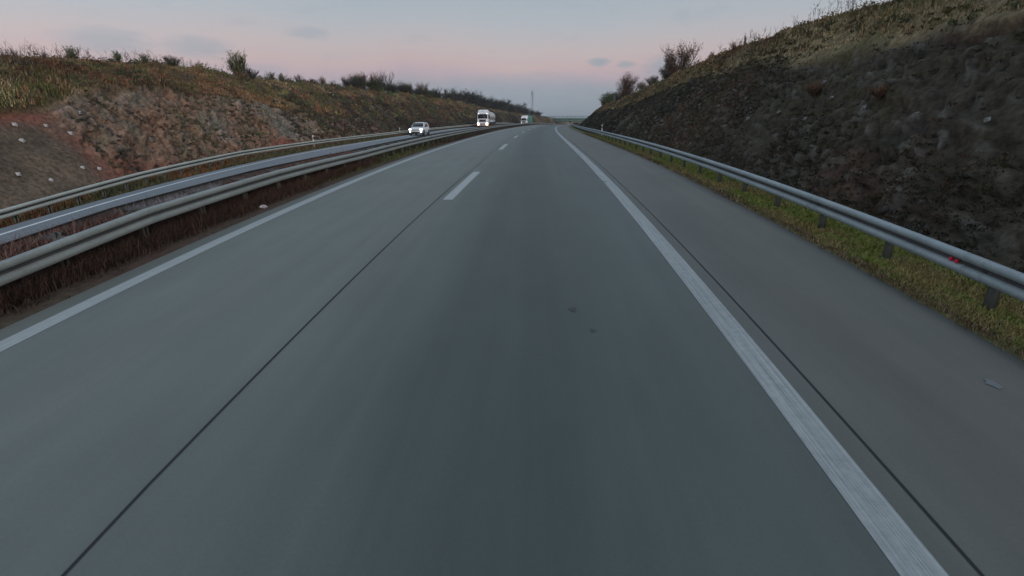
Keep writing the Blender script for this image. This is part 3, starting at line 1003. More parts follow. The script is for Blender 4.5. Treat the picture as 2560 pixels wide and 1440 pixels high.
# dry growth filling the gap between the two beams (near) and standing on the median (far)
n = 15000
s = r1.uniform(2.2, 20.5, n) + r1.normal(0, .6, n)
o = r1.uniform(-7.8, -7.25, n)
blades('dry_weeds', Pt(s, o, -.14), r1.uniform(.06, .26, n), .008, mixcol(n, [(.095, .052, .038), (.085, .050, .038), (.10, .064, .046)], [3, 3, 2], r1), 1.8, 'dense dark brown weeds between the beams of the median double rail', 'weeds', 5, per=5, spread=.05)
n = 4200
s = r1.uniform(2.2, 21.5, n)
o = r1.uniform(-7.95, -7.5, n)
pk = fbm(s * .30, o * .2, 221, 3) + .12 * (1 - smooth(5, 8, s))
cc = np.where((pk > .06)[:, None], mixcol(n, [(.30, .29, .30), (.20, .18, .19)], [1, 1], r1), mixcol(n, [(.20, .105, .085), (.15, .085, .07), (.25, .16, .13), (.09, .06, .05)], [3, 3, 1, 2], r1))
blades('dry_weeds', Pt(s, o, .37), r1.uniform(.14, .34, n), .011, cc, 1.1, 'pale and reddish seed heads rising between the beams of the median double rail', 'weeds', 6, per=5, spread=.08)
n = 2600
s = 52 + 110 * r1.uniform(0, 1, n) ** 1.2
o = r1.uniform(-9.4, -8.2, n)
blades('dry_weeds', Pt(s, o, ozz(s)), r1.uniform(.35, .85, n), .05, mixcol(n, [(.15, .065, .05), (.12, .07, .055), (.18, .11, .08)], [3, 3, 2], r1), .5, 'reddish dry weeds standing on the median far ahead by the oncoming car', 'weeds', 7, per=5, spread=.1)


def hill_grass(name, side, n, srange, vrange, hr, cols, wts, label, seed, power=1.4, per=4, wk=.0012, clump=0.0, lean=.7):
    r = np.random.default_rng(seed)
    s = srange[0] + (srange[1] - srange[0]) * r.uniform(0, 1, n) ** power
    v = r.uniform(*vrange, n)
    if clump:
        keep = fbm(s * .5, v * 3, seed, 4) + r.normal(0, .08, n) > clump
        s, v = s[keep], v[keep]
        n = len(s)
    P = on_hill(side, s, v)
    big = np.clip(.75 + 1.6 * fbm(s * .4, v * 2.5, seed + 1, 4), .35, 1.6)
    hue = fbm(s * .22, v * 1.5, seed + 2, 3)
    base = patchcol(s, v, cols, wts, seed + 400, r)
    base = base * (1 + np.clip(hue * 1.6, -.4, .6))[:, None]
    return blades(name, P - np.array([0, 0, .03]), r.uniform(*hr, n) * big, .012 + wk * s, base, lean, label, 'grass', seed, per=per, spread=.10)


def clumps(name, side, n, srange, vrange, size, cols, wts, label, seed, power=1.3, per=16, leaf=.05, keep=None, cat='scrub', flat=.6):
    """low leafy plants: each a small dome of leaf-sized faces with a colour of its own"""
    r = np.random.default_rng(seed)
    s = srange[0] + (srange[1] - srange[0]) * r.uniform(0, 1, n) ** power
    v = r.uniform(*vrange, n)
    if keep is not None:
        m = fbm(s * .35, v * 2.2, seed, 4) + r.normal(0, .06, n) > keep
        s, v = s[m], v[m]
        n = len(s)
    P = on_hill(side, s, v)
    R0 = r.uniform(*size, n) * (1 + .004 * s)
    C = patchcol(s, v, cols, wts, seed + 500, r) * r.uniform(.7, 1.3, (n, 1)) * (1 + np.clip(fbm(s * .2, v * 1.5, seed + 2, 3) * 1.5, -.35, .6))[:, None]
    N = n * per
    d = r.normal(0, 1, (N, 3))
    d /= np.linalg.norm(d, axis=1, keepdims=True)
    d[:, 2] = np.abs(d[:, 2]) * flat + .05
    c0 = np.repeat(P, per, 0) + d * (np.repeat(R0, per) * r.uniform(.45, 1, N))[:, None]
    u = r.normal(0, 1, (N, 3)) + np.array([0, 0, .5])
    u /= np.linalg.norm(u, axis=1, keepdims=True)
    w_ = np.cross(u, r.normal(0, 1, (N, 3)))
    w_ /= np.linalg.norm(w_, axis=1, keepdims=True)
    sz = (leaf * (1 + .018 * np.repeat(s, per)) * r.uniform(.5, 1.3, N))[:, None]
    V = np.stack([c0 - u * sz, c0 + w_ * sz * .5, c0 + u * sz, c0 - w_ * sz * .5], 1).reshape(-1, 3)
    F = np.arange(N)[:, None] * 4 + np.array([[0, 1, 2, 3]])
    return put(name, data=mesh_np(name, V, F, M['leaf'], col=np.repeat(np.repeat(C, per, 0) * r.uniform(.75, 1.25, (N, 1)), 4, 0)), label=label, cat=cat, kind='stuff')


hill_grass('dry_grass', -1, 26000, (16, 62), (.98, 2.2), (.15, .42), [(0.297, 0.203, 0.111), (0.419, 0.322, 0.189), (0.203, 0.196, 0.078), (0.297, 0.154, 0.085), (0.135, 0.109, 0.072)], [4, 1, 3.5, 3, 3], 'long dry grass covering the upper slope of the left hillside', 301, lean=1.0)
hill_grass('dry_grass', -1, 11000, (56, 160), (1.45, 2.2), (.18, .48), [(.19, .13, .08), (.27, .21, .135), (.14, .145, .065), (.18, .10, .065), (.10, .08, .06)], [3, 3, 3, 2, 2], 'band of pale dry grass below the thicket on the left crest', 307, power=1.0, lean=1.0)
hill_grass('dry_grass', -1, 14000, (140, 320), (1.1, 2.2), (.3, .6), [(.16, .125, .075), (.21, .165, .10), (.125, .125, .06), (.10, .08, .06)], [4, 2, 3, 3], 'faded grass on the far left hillside towards the bridge', 306, power=1.0, wk=.0009, lean=1.0)
clumps('scrub', -1, 6500, (15, 165), (1.0, 2.08), (.10, .30), [(0.175, 0.169, 0.073), (0.237, 0.169, 0.094), (0.125, 0.150, 0.057), (0.250, 0.130, 0.069), (0.106, 0.086, 0.062)], [3, 3, 3, 3, 3], 'low leafy scrub among the grass of the upper left hillside', 311, keep=-.06)
clumps('scrub', -1, 2300, (22, 70), (.03, .98), (.06, .18), [(.12, .125, .06), (.17, .12, .075), (.20, .10, .065), (.08, .075, .055)], [4, 3, 2, 3], 'small plants rooted in the cracks of the left rock face', 312, keep=.02)
clumps('scrub', -1, 13000, (44, 270), (.02, 1.5), (.16, .42), [(.085, .062, .052), (.11, .09, .06), (.09, .095, .05), (.165, .088, .066), (.065, .054, .05)], [5, 4, 4, 1.5, 4], 'dull brown scrub over the lower left hillside beyond the rock face', 313, power=1.1, keep=-.16)
clumps('bramble', -1, 420, (18, 190), (1.02, 2.1), (.28, .62), [(0.143, 0.150, 0.061), (0.220, 0.120, 0.061), (0.094, 0.120, 0.050), (0.121, 0.096, 0.066), (0.242, 0.180, 0.088)], [3, 3, 3, 3, 2], 'waist-high bramble clumps dotted over the upper left hillside', 316, power=1.1, per=70, leaf=.05, flat=1.0)
clumps('bramble', -1, 520, (22, 85), (1.93, 2.12), (.12, .42), [(.12, .115, .05), (.15, .10, .06), (.085, .095, .045), (.10, .08, .06)], [3, 2, 3, 3], 'untidy low growth along the left skyline', 317, power=1.1, per=50, leaf=.032, flat=1.2)
clumps('bramble', 1, 260, (13, 120), (1.05, 2.08), (.14, .40), [(0.162, 0.135, 0.065), (0.115, 0.121, 0.052), (0.230, 0.128, 0.065), (0.121, 0.095, 0.065)], [3, 3, 2, 3], 'bramble clumps in the grass of the right crest', 318, power=1.2, per=60, leaf=.035, flat=1.0)
hill_grass('dry_grass', 1, 30000, (12, 170), (1.0, 2.3), (.10, .32), [(0.304, 0.217, 0.111), (0.392, 0.287, 0.156), (0.203, 0.168, 0.075), (0.290, 0.161, 0.086)], [4, 3, 2, 2], 'long dry grass along the top of the right hillside', 304, lean=1.1)
clumps('scrub', 1, 3000, (10, 150), (.98, 2.0), (.08, .22), [(.13, .11, .055), (.17, .13, .07), (.085, .09, .04), (.15, .08, .045)], [3, 3, 3, 1], 'low scrub in the grass of the upper right hillside', 314, keep=.0)
clumps('scrub', 1, 23000, (7, 150), (.02, 1.0), (.06, .20), [(.060, .049, .027), (.078, .064, .033), (.045, .041, .024), (.105, .056, .034), (.13, .105, .066)], [5, 5, 4, 2, 2], 'dark plants trailing over the right rock slope', 315, keep=-.10, power=1.7, per=14, leaf=.028)


# tall thin weed stalks on the skyline
def stalks(name, side, items, label, seed, colr, cat='weeds'):
    r = np.random.default_rng(seed)
    V, F, k = [], [], 0
    for s, v, h in items:
        P = on_hill(side, s, v)[0]
        th = r.uniform(0, 6.28)
        ln = r.uniform(.05, .4)
        pts = [P + np.array([math.cos(th) * ln * h * t * t, math.sin(th) * ln * h * t * t, h * t]) for t in (0, .5, 1)]
        segs = [(pts[0], pts[1]), (pts[1], pts[2])]
        for _ in range(r.integers(3, 7)):
            t = r.uniform(.45, 1)
            b = P + np.array([math.cos(th) * ln * h * t * t, math.sin(th) * ln * h * t * t, h * t])
            e = b + r.normal(0, .13, 3) * h + np.array([0, 0, .16 * h])
            segs.append((b, e))
            for _ in range(2):
                segs.append((e, e + r.normal(0, .05, 3) * h + np.array([0, 0, .04 * h])))
        for a_, b_ in segs:
            w = .007
            for dv in (np.array([w, 0, 0]), np.array([0, w, 0])):
                V += [a_ - dv, a_ + dv, b_ + dv * .7, b_ - dv * .7]
                F.append((k, k + 1, k + 2, k + 3))
                k += 4
    return put(name, data=mesh_np(name, np.array(V), np.array(F), M['blade'], col=np.tile(np.array(colr), (len(V), 1))), label=label, cat=cat, kind='stuff')


r2 = np.random.default_rng(400)
stalks('weed_stalks', -1, [(s, r2.uniform(1.85, 2.12), r2.uniform(.35, .9)) for s in 24 + 62 * r2.uniform(0, 1, 330) ** 1.4], 'thin dead weed stalks along the left skyline', 401, (.10, .085, .05))
stalks('weed_stalks', 1, [(s, r2.uniform(1.8, 2.1), r2.uniform(.3, .8)) for s in np.concatenate([r2.uniform(24.5, 29, 30), r2.uniform(30, 42, 45), r2.uniform(42, 75, 25)])], 'thin dead weed stalks along the right skyline', 402, (.11, .10, .08))

# ------------------------------------------------------------------ shrubs and trees
def tubes(segs, sides=4):
    """segs: list of (p0,p1,r0,r1)"""
    p0 = np.array([q[0] for q in segs])
    p1 = np.array([q[1] for q in segs])
    r0 = np.array([q[2] for q in segs])[:, None]
    rB = np.array([q[3] for q in segs])[:, None]
    d = p1 - p0
    d /= np.maximum(np.linalg.norm(d, axis=1, keepdims=True), 1e-6)
    ref = np.where(np.abs(d[:, 2:3]) < .9, np.array([[0, 0, 1.0]]), np.array([[1.0, 0, 0]]))
    u = np.cross(d, ref)
    u /= np.linalg.norm(u, axis=1, keepdims=True)
    w = np.cross(d, u)
    V = []
    for k in range(sides):
        t = 2 * math.pi * k / sides
        V.append(p0 + (u * math.cos(t) + w * math.sin(t)) * r0)
    for k in range(sides):
        t = 2 * math.pi * k / sides
        V.append(p1 + (u * math.cos(t) + w * math.sin(t)) * rB)
    V = np.stack(V, 1).reshape(-1, 3)
    i = np.arange(len(segs))[:, None] * 2 * sides
    F = np.concatenate([i + np.array([[k, (k + 1) % sides, sides + (k + 1) % sides, sides + k]]) for k in range(sides)])
    return V, F


def grow(seed, h, stems, spread, depth, split, upward=.5, r0=.03, start=0.0, first=.5):
    """returns trunk segs, twig segs, twig end points"""
    r = np.random.default_rng(seed)
    main, twig, ends = [], [], []

    def rec(p, d, L, rad, lv):
        nseg = 3
        for j in range(nseg):
            d2 = d + r.normal(0, .16, 3) + np.array([0, 0, upward * .12])
            d2 /= np.linalg.norm(d2)
            q = p + d2 * L / nseg
            (main if lv == 0 else twig).append((p, q, rad * (1 - j / nseg * .35), rad * (1 - (j + 1) / nseg * .35)))
            if lv < depth and (lv > 0 or j > 0 or start == 0):
                for _ in range(split):
                    a_ = r.uniform(0, 6.283)
                    side = np.array([math.cos(a_), math.sin(a_), r.uniform(-.1, .6)])
                    nd = d2 * .75 + side * r.uniform(.45, .9)
                    nd[2] += upward * .35
                    nd /= np.linalg.norm(nd)
                    rec(p + (q - p) * r.uniform(.3, 1), nd, L * r.uniform(.38, .62), rad * .45, lv + 1)
            p, d = q, d2
        ends.append(p)
        if lv <= 1:
            ends.append(p - d * L * .45)
            ends.append(p - d * L * .7)
        if lv == depth:
            ends.append(p - d * L * .3)
    for k in range(stems):
        a_ = 2 * math.pi * (k + r.uniform(0, 1)) / stems
        t = r.uniform(.15, 1) * spread
        d = np.array([math.cos(a_) * t, math.sin(a_) * t, 1.0])
        d /= np.linalg.norm(d)
        rec(np.array([math.cos(a_), math.sin(a_), 0]) * .05 * h * (stems > 1), d, h * r.uniform(.62, .8), r0, 0)
    return main, twig, np.array(ends)


def leaf_mesh(ends, n, jitter, size, cols, wts, seed, dome=0.0):
    r = np.random.default_rng(seed)
    P = ends[r.integers(0, len(ends), n)] + r.normal(0, jitter, (n, 3))
    nd = int(n * dome)
    if nd:                                  # leaves on the fine side shoots that round the crown off
        q = r.normal(0, 1, (nd, 3))
        q /= np.linalg.norm(q, axis=1, keepdims=True)
        lobe = 1 + .35 * np.sin(q[:, 0] * 5 + seed) * np.cos(q[:, 1] * 6 + q[:, 2] * 4)
        zm = ends[:, 2].max()
        rad_ = np.percentile(np.hypot(ends[:, 0], ends[:, 1]), 80)
        P[:nd] = q * (r.uniform(.35, 1, nd) ** .5 * lobe)[:, None] * np.array([rad_, rad_, .48 * zm]) + np.array([0, 0, .47 * zm])
        P[:nd, 2] = np.maximum(P[:nd, 2], .02)
    u = r.normal(0, 1, (n, 3))
    u /= np.linalg.norm(u, axis=1, keepdims=True)
    w = np.cross(u, r.normal(0, 1, (n, 3)))
    w /= np.linalg.norm(w, axis=1, keepdims=True)
    sz = size * r.uniform(.6, 1.3, (n, 1))
    V = np.stack([P - u * sz, P + w * sz * .5, P + u * sz, P - w * sz * .5], 1).reshape(-1, 3)
    F = np.arange(n)[:, None] * 4 + np.array([[0, 1, 2, 3]])
    C = np.repeat(mixcol(n, cols, wts, r) * r.uniform(.65, 1.35, (n, 1)), 4, 0)
    return V, F, C


KINDS = {}


def make_kind(key, seed, stems, spread, depth, split, nleaf, lsize, jit, cols, wts, r0=.028, upward=.5, start=0.0, bark='bark', dome=.4):
    """unit-height plant meshes: trunk and crown (twigs + leaves)"""
    main, twig, ends = grow(seed, 1.0, stems, spread, depth, split, upward, r0, start)
    zmax = ends[:, 2].max()
    sc = 1.0 / zmax
    V, F = tubes(main, 5)
    trunk = mesh_np('trunk', V * sc, F, M[bark], True)
    if twig:
        Vt, Ft = tubes(twig, 3)
    else:
        Vt, Ft = np.zeros((0, 3)), np.zeros((0, 4), int)
    Ct = np.tile(np.array([.05, .042, .036] if bark == 'bark' else [.10, .08, .065]), (len(Vt), 1))
    Vl, Fl, Cl = leaf_mesh(ends, nleaf, jit, lsize, cols, wts, seed + 1, dome) if nleaf else (np.zeros((0, 3)), np.zeros((0, 4), int), np.zeros((0, 3)))
    Vc = np.concatenate([Vt, Vl]) * sc
    crown = mesh_np('crown', Vc, np.concatenate([Ft, Fl + len(Vt)]), M['leaf'], col=np.concatenate([Ct, Cl]))
    KINDS[key] = (trunk, crown)


GREEN = [(.06, .115, .03), (.095, .15, .045), (.13, .155, .055)]
YEL = [(.14, .165, .05), (.21, .19, .065), (.10, .13, .045)]
BROWN = [(.26, .125, .06), (.18, .09, .05), (.29, .155, .075), (.13, .09, .045)]
OLIVE = [(.085, .09, .045), (.12, .11, .06), (.07, .08, .04)]
ORANGE = [(.32, .10, .03), (.26, .12, .04), (.16, .10, .035)]
make_kind('green_a', 11, 5, .45, 2, 2, 1500, .035, .05, GREEN, [3, 3, 2])
make_kind('green_b', 12, 6, .7, 2, 2, 1600, .035, .06, GREEN + OLIVE, [2, 2, 2, 1, 1, 1])
make_kind('column', 13, 5, .28, 2, 2, 1900, .032, .045, GREEN, [3, 3, 1])
make_kind('yellow', 14, 8, .55, 2, 2, 2600, .028, .05, YEL, [3, 2, 3])
make_kind('orange', 15, 6, .9, 2, 2, 800, .035, .06, ORANGE, [3, 2, 1])
make_kind('autumn_a', 16, 11, .85, 2, 3, 2800, .022, .035, BROWN, [3, 3, 2, 2], .018)
make_kind('autumn_b', 17, 8, .7, 2, 3, 2200, .024, .03, BROWN, [3, 2, 3, 1], .018)
make_kind('olive', 18, 7, .9, 2, 3, 2000, .028, .05, OLIVE, [2, 2, 2])
make_kind('twiggy', 19, 8, .5, 2, 3, 160, .016, .02, BROWN, [1, 1, 1, 1], .016, dome=0.0)
make_kind('twiggy_b', 20, 6, .4, 2, 3, 120, .016, .02, BROWN, [1, 1, 1, 1], .016, dome=0.0)
make_kind('bare_a', 21, 1, .1, 3, 2, 60, .012, .02, BROWN, [1, 1, 1, 1], .03, .3, 1.0, dome=0.0)
make_kind('bare_b', 22, 1, .15, 3, 2, 40, .012, .02, BROWN, [1, 1, 1, 1], .028, .45, 1.0, dome=0.0)
make_kind('bare_c', 23, 2, .3, 3, 2, 90, .012, .02, BROWN, [1, 1, 1, 1], .025, .45, 1.0, dome=0.0)
make_kind('dark_tree', 24, 5, .7, 2, 3, 1100, .035, .07, [(.045, .05, .045), (.06, .052, .045), (.05, .058, .042)], [1, 1, 1], .03)
make_kind('conifer', 25, 3, .25, 2, 3, 900, .03, .03, [(.025, .035, .022), (.035, .04, .025)], [1, 1], .03, .6)


def plant_at(name, kind, P, h, wide, label, cat, group=None, rot=0.0):
    e = put(name, label=label, cat=cat, group=group, loc=P)
    e.rotation_euler = (0, 0, rot)
    e.scale = (h * wide, h * wide, h)
    tr, cr = KINDS[kind]
    put('trunk', e, tr)
    put('crown', e, cr)
    return e


def shrub(kind, side, s, v, h, wide, label, name='shrub', cat='shrub', group=None, sink=.05):
    P = on_hill(side, s, v)[0] - np.array([0, 0, sink * h])
    return plant_at(name, kind, P, h, wide, label, cat, group, rng.uniform(0, 6.28))


# left skyline, from the left edge of the picture
shrub('twiggy', -1, 28.0, 2.0, .95, 1.0, 'thin twiggy shrub on the crest at the far left edge of the view')
shrub('twiggy_b', -1, 30.0, 2.0, .75, 1.0, 'small twiggy shrub on the left crest, just left of the green sapling')
shrub('column', -1, 32.0, 2.0, 1.10, 1.05, 'bright green leafy sapling standing alone on the left crest', 'sapling', 'sapling')
shrub('green_a', -1, 35.9, 2.02, .95, .9, 'slender green bush on the left crest, next right of the green sapling')
shrub('green_b', -1, 38.6, 2.02, .95, 1.0, 'dark green bush on the left crest above the grey rock face')
shrub('olive', -1, 41.3, 2.02, 1.05, 1.4, 'broad dull bush on the left crest, left of the yellow-green tree')
shrub('twiggy', -1, 44.6, 2.0, .9, 1.0, 'low twiggy bush on the crest just left of the yellow-green tree')
shrub('yellow', -1, 48.8, 1.85, 2.5, .85, 'tall yellow-green bush rising above the left crest', 'shrub', 'shrub')
shrub('orange', -1, 47.4, 1.62, 1.0, 1.1, 'orange autumn bush on the left slope below the tall yellow-green bush')
shrub('olive', -1, 51.8, 1.95, 1.3, 1.1, 'olive bush on the left crest, first right of the tall yellow-green bush')
shrub('green_b', -1, 56.2, 2.0, 1.15, .9, 'rounded green bush on the left crest, second right of the yellow-green one')
shrub('green_a', -1, 58.4, 2.0, 1.2, .9, 'upright green bush on the left crest, third right of the yellow-green one')
shrub('twiggy', -1, 62.3, 2.0, 1.35, 1.0, 'bare twiggy bush on the left crest, fourth right of the yellow-green one')
shrub('olive', -1, 66.0, 2.0, .9, 1.1, 'low olive bush on the left crest, fifth right of the yellow-green one')
shrub('autumn_b', -1, 69.0, 2.0, 1.5, .8, 'reddish upright bush on the left crest, sixth right of the yellow-green one')
shrub('twiggy_b', -1, 72.0, 2.0, 1.1, 1.0, 'thin bare bush on the left crest, seventh right of the yellow-green one')
shrub('twiggy', -1, 76.5, 2.0, 2.3, .8, 'tall bare bush on the left crest, last before the dense thicket')
# thicket above the car
TH_ = [('olive', 84, 2.1, 2.6, 1.1), ('autumn_a', 88, 2.15, 3.4, .9), ('dark_tree', 91, 2.1, 2.8, 1.0), ('autumn_a', 94, 2.2, 3.9, .8), ('dark_tree', 97.5, 2.12, 3.0, 1.0), ('autumn_b', 100, 2.2, 4.6, .7), ('twiggy', 103, 2.2, 5.4, .75),
       ('dark_tree', 106, 2.1, 3.2, 1.0), ('bare_c', 108, 2.2, 5.2, .8), ('olive', 112, 2.12, 3.2, 1.0), ('autumn_b', 117, 2.15, 3.8, .8), ('dark_tree', 121, 2.1, 3.0, 1.1), ('autumn_a', 127, 2.15, 4.3, .75), ('olive', 133, 2.1, 3.0, 1.0)]
ORD = ['first', 'second', 'third', 'fourth', 'fifth', 'sixth', 'seventh', 'eighth', 'ninth', 'tenth', 'eleventh', 'twelfth', 'thirteenth', 'fourteenth', 'fifteenth', 'sixteenth', 'seventeenth', 'eighteenth', 'nineteenth', 'twentieth']
NMK = {'olive': 'olive', 'autumn_a': 'russet', 'autumn_b': 'reddish', 'dark_tree': 'dark', 'twiggy': 'leafless', 'bare_c': 'bare'}
for i in range(22):                       # dark undergrowth at the foot of the thicket
    s = 82 + i * 2.9
    shrub(['dark_tree', 'olive', 'dark_tree', 'green_b'][i % 4], -1, s, 2.08 + .03 * (i % 3), 1.9 + .25 * ((i * 7) % 4), 1.5, ['dark brown', 'olive', 'dark brown', 'green'][i % 4] + ' undergrowth shrub at the foot of the thicket on the left crest', 'undergrowth_shrub', 'shrub', 'undergrowth of the thicket')
for i, (k, s, v, h, w) in enumerate(TH_):
    shrub(k, -1, s, v, h * .98, w, '%s tall shrub in the thicket above the white car, %s from its left end' % (NMK[k], ORD[i]), 'thicket_shrub', 'shrub', 'thicket on the left crest')
BT = [(138, 2.12, 3.6), (146, 2.12, 4.2), (154, 2.12, 4.6), (163, 2.12, 4.4), (172, 2.14, 4.6), (184, 2.14, 4.2), (196, 2.14, 3.8)]
for i, (s, v, h) in enumerate(BT):
    shrub(['bare_a', 'bare_b', 'bare_c'][i % 3], -1, s, v, h, .85, 'bare roadside tree on the left ridge above the tanker, %s from the thicket' % ORD[i], 'bare_tree', 'tree', 'row of bare trees on the left ridge')
# dark wood on the ridge towards the bridge
r3 = np.random.default_rng(500)
WD = []
for i in range(52):
    s = 172 + i * 3.0 + r3.uniform(-1.2, 1.2)
    WD.append((s, r3.uniform(2.12, 2.26), r3.uniform(4.2, 6.6) * (1 - .45 * smooth(270, 320, s)), ['dark_tree', 'bare_c', 'dark_tree', 'bare_b', 'olive'][i % 5]))
WNAME = {'dark_tree': 'dense dark tree', 'bare_c': 'leafless forked tree', 'bare_b': 'thin leafless tree', 'olive': 'olive-brown tree'}
for i, (s, v, h, k) in enumerate(WD):
    shrub(k, -1, s, v, h, 1.45, WNAME[k] + ' in the front row of the wood on the left ridge', 'ridge_tree', 'tree', 'wood on the left ridge')
for i in range(16):
    s = 205 + i * 7.5
    shrub(['dark_tree', 'bare_c', 'bare_b'][i % 3], -1, s, 2.36, 6.2 * (1 - .4 * float(smooth(255, 315, s))), .9, WNAME[['dark_tree', 'bare_c', 'bare_b'][i % 3]] + ' in the taller back row of the wood on the left ridge', 'ridge_tree', 'tree', 'wood on the left ridge')
# right skyline
shrub('autumn_a', 1, 55.0, 1.93, 3.7, .95, 'large round half-bare bush on the right crest', sink=.12)
shrub('olive', 1, 57.5, 1.75, 1.7, 1.2, 'dark green shrub on the right crest at the foot of the large half-bare bush')
shrub('twiggy_b', 1, 61.5, 1.98, 1.5, 1.2, 'low twiggy bush on the right crest between the two round bushes')
shrub('autumn_a', 1, 90.0, 1.97, 4.5, .95, 'round russet bush on the right crest, nearer the bridge', sink=.08)
shrub('green_b', 1, 128.0, 1.95, 3.2, 1.5, 'spreading green bush on the right crest, last before the bridge')
shrub('green_a', 1, 118.0, 1.95, 2.6, 1.3, 'green bush on the right crest between the russet bush and the last one')
shrub('olive', 1, 67.0, 1.95, 1.3, 1.4, 'low olive shrub on the right crest, first left of the large half-bare bush')
shrub('autumn_b', 1, 75.0, 1.95, 1.6, 1.3, 'low russet shrub on the right crest, just right of the round russet bush')
shrub('olive', 1, 101.0, 1.9, 2.2, 1.5, 'olive shrub on the right crest, just left of the round russet bush')
shrub('autumn_b', 1, 142.0, 1.9, 2.4, 1.5, 'russet shrub low on the far end of the right crest')
shrub('conifer', 1, 45.2, 2.02, .85, 1.0, 'small dark bush on the right crest beside the large half-bare bush')
shrub('twiggy', 1, 158.0, 1.9, 2.2, .9, 'thin bare bush at the far left end of the right hillside')
shrub('orange', 1, 36.5, 1.55, .8, 1.2, 'orange-leaved shrub on the upper right slope below the stump')
shrub('orange', 1, 20.0, .62, .6, 1.5, 'rusty creeping shrub in the right rock slope, nearest the camera')
shrub('orange', 1, 15.6, .55, .45, 1.4, 'small rusty plant low in the right rock slope')

# dead stump and post on the right crest
def stump(s, v, h, r, label, name, cat):
    P = on_hill(1, s, v)[0]
    e = put(name, label=label, cat=cat, loc=P)
    rr_ = np.random.default_rng(int(s * 10))
    segs = []
    p = np.array([0, 0, -.1])
    for j in range(4):
        q = p + np.array([rr_.normal(0, .015), rr_.normal(0, .015), (h + .1) / 4])
        segs.append((p, q, r * (1 - j * .06), r * (1 - (j + 1) * .06)))
        p = q
    V, F = tubes(segs, 7)
    n0 = len(V)
    put('trunk', e, mesh_np('trunk', V, F, M['wood']))
    tw = []
    for j in range(5):
        a_ = rr_.uniform(0, 6.28)
        b = np.array([0, 0, h * rr_.uniform(.6, 1)])
        tw.append((b, b + np.array([math.cos(a_) * .12, math.sin(a_) * .12, rr_.uniform(.15, .4)]), .012, .004))
    V, F = tubes(tw, 4)
    put('twigs', e, mesh_np('twigs', V, F, M['wood']))


stump(38.2, 1.98, .75, .075, 'short dead tree stump on the right crest', 'dead_stump', 'stump')
stump(22.9, 1.97, .6, .08, 'weathered wooden stake on the right crest at the top edge of the view', 'wooden_stake', 'stake')

# ------------------------------------------------------------------ bridge
def road_frame(s, o=0.0, z=0.0):
    return Pt(s, o, z), -float(heading(s))


BS = 330.0
bp, brz = road_frame(BS, -8, 0)
bp[2] = 0
br = put('bridge', label='green road bridge crossing the motorway in the distance', cat='bridge', loc=bp)
br.rotation_euler = (0, 0, brz)
ZB = 1.45
zroad = float(zr(BS))
for nm, it, mt in [('deck', [(0, 0, ZB + 1.75, 84, 7.5, .35)], 'bridge_concrete'), ('girder', [(0, -2.6, ZB + .9, 84, .5, 1.3), (0, 2.6, ZB + .9, 84, .5, 1.3)], 'bridge_green'),
                   ('girder_lower_flange', [(0, -2.6, ZB + .12, 84, .8, .22), (0, 2.6, ZB + .12, 84, .8, .22)], 'bridge_dark'), ('cornice', [(0, -3.9, ZB + 1.95, 84, .3, .75), (0, 3.9, ZB + 1.95, 84, .3, .75)], 'bridge_green')]:  # lower flange of each girder in a darker colour
    V, F = boxes(it)
    put(nm, br, mesh_np(nm, V, F, M[mt]))
for sd_ in (-1, 1):
    V, F = boxes([(0, sd_ * 3.9, ZB + 3.25, 84, .08, .1), (0, sd_ * 3.9, ZB + 2.85, 84, .05, .06)])
    put('handrail', br, mesh_np('handrail', V, F, M['bridge_dark']))
V, F = boxes([(0, 0, .5, .08, .08, 1.0)])
bpm = mesh_np('rail_post', V, F, M['bridge_dark'])
for x in np.arange(-40, 41, 2.5):
    for sd_ in (-1, 1):
        q = put('rail_post', br, bpm)
        q.location = (x, sd_ * 3.9, ZB + 2.3)
for x in (-12.5, 0.5, 17):
    V, F = boxes([(x, -1.6, (zroad - .5 + ZB) / 2, 1.0, 1.0, ZB - zroad + .5), (x, 1.6, (zroad - .5 + ZB) / 2, 1.0, 1.0, ZB - zroad + .5), (x, 0, ZB - .35, 1.3, 6.4, .7)])
    put('pier', br, mesh_np('pier', V, F, M['bridge_concrete']))
for x in (-40, 36):
    V, F = boxes([(x, 0, ZB - 2.5, 5, 8, 7.6)])
    put('abutment', br, mesh_np('abutment', V, F, M['bridge_concrete']))

# ------------------------------------------------------------------ telecom mast
mp_ = on_hill(-1, 300.0, 2.17)[0]
ms = put('telecom_mast', label='slim telecom mast with antennas above the wood on the left ridge', cat='mast', loc=mp_)
segs = []
HM = 13.5
for k in range(3):
    t = 2 * math.pi * k / 3
    segs.append((np.array([.55 * math.cos(t), .55 * math.sin(t), -.5]), np.array([.3 * math.cos(t), .3 * math.sin(t), HM]), .07, .06))
for j in range(12):
    z0, z1 = j * HM / 12, (j + 1) * HM / 12
    for k in range(3):
        t0, t1 = 2 * math.pi * k / 3, 2 * math.pi * (k + 1) / 3
        q0, q1 = .55 - .25 * z0 / HM, .55 - .25 * z1 / HM
        segs.append((np.array([q0 * math.cos(t0), q0 * math.sin(t0), z0]), np.array([q1 * math.cos(t1), q1 * math.sin(t1), z1]), .04, .04))
V, F = tubes(segs, 5)
put('lattice', ms, mesh_np('lattice', V, F, M['mast']))
for k, (z, a_) in enumerate([(12.2, 0), (12.2, 2.1), (12.2, 4.2), (10.0, 1), (10.0, 3.1), (8.2, 5.2)]):
    V, F = boxes([(0, 0, 0, .3, .18, 1.7)])
    q = put('antenna_panel', ms, bevel_me := mesh_np('antenna_panel', V, F, M['bridge_concrete']))
    q.location = (.85 * math.cos(a_), .85 * math.sin(a_), z)
    q.rotation_euler = (0, 0, a_ + 1.57)
V, F = tubes([(np.array([0, 0, HM]), np.array([0, 0, HM + 2.2]), .04, .03)], 5)
put('rod', ms, mesh_np('rod', V, F, M['mast']))

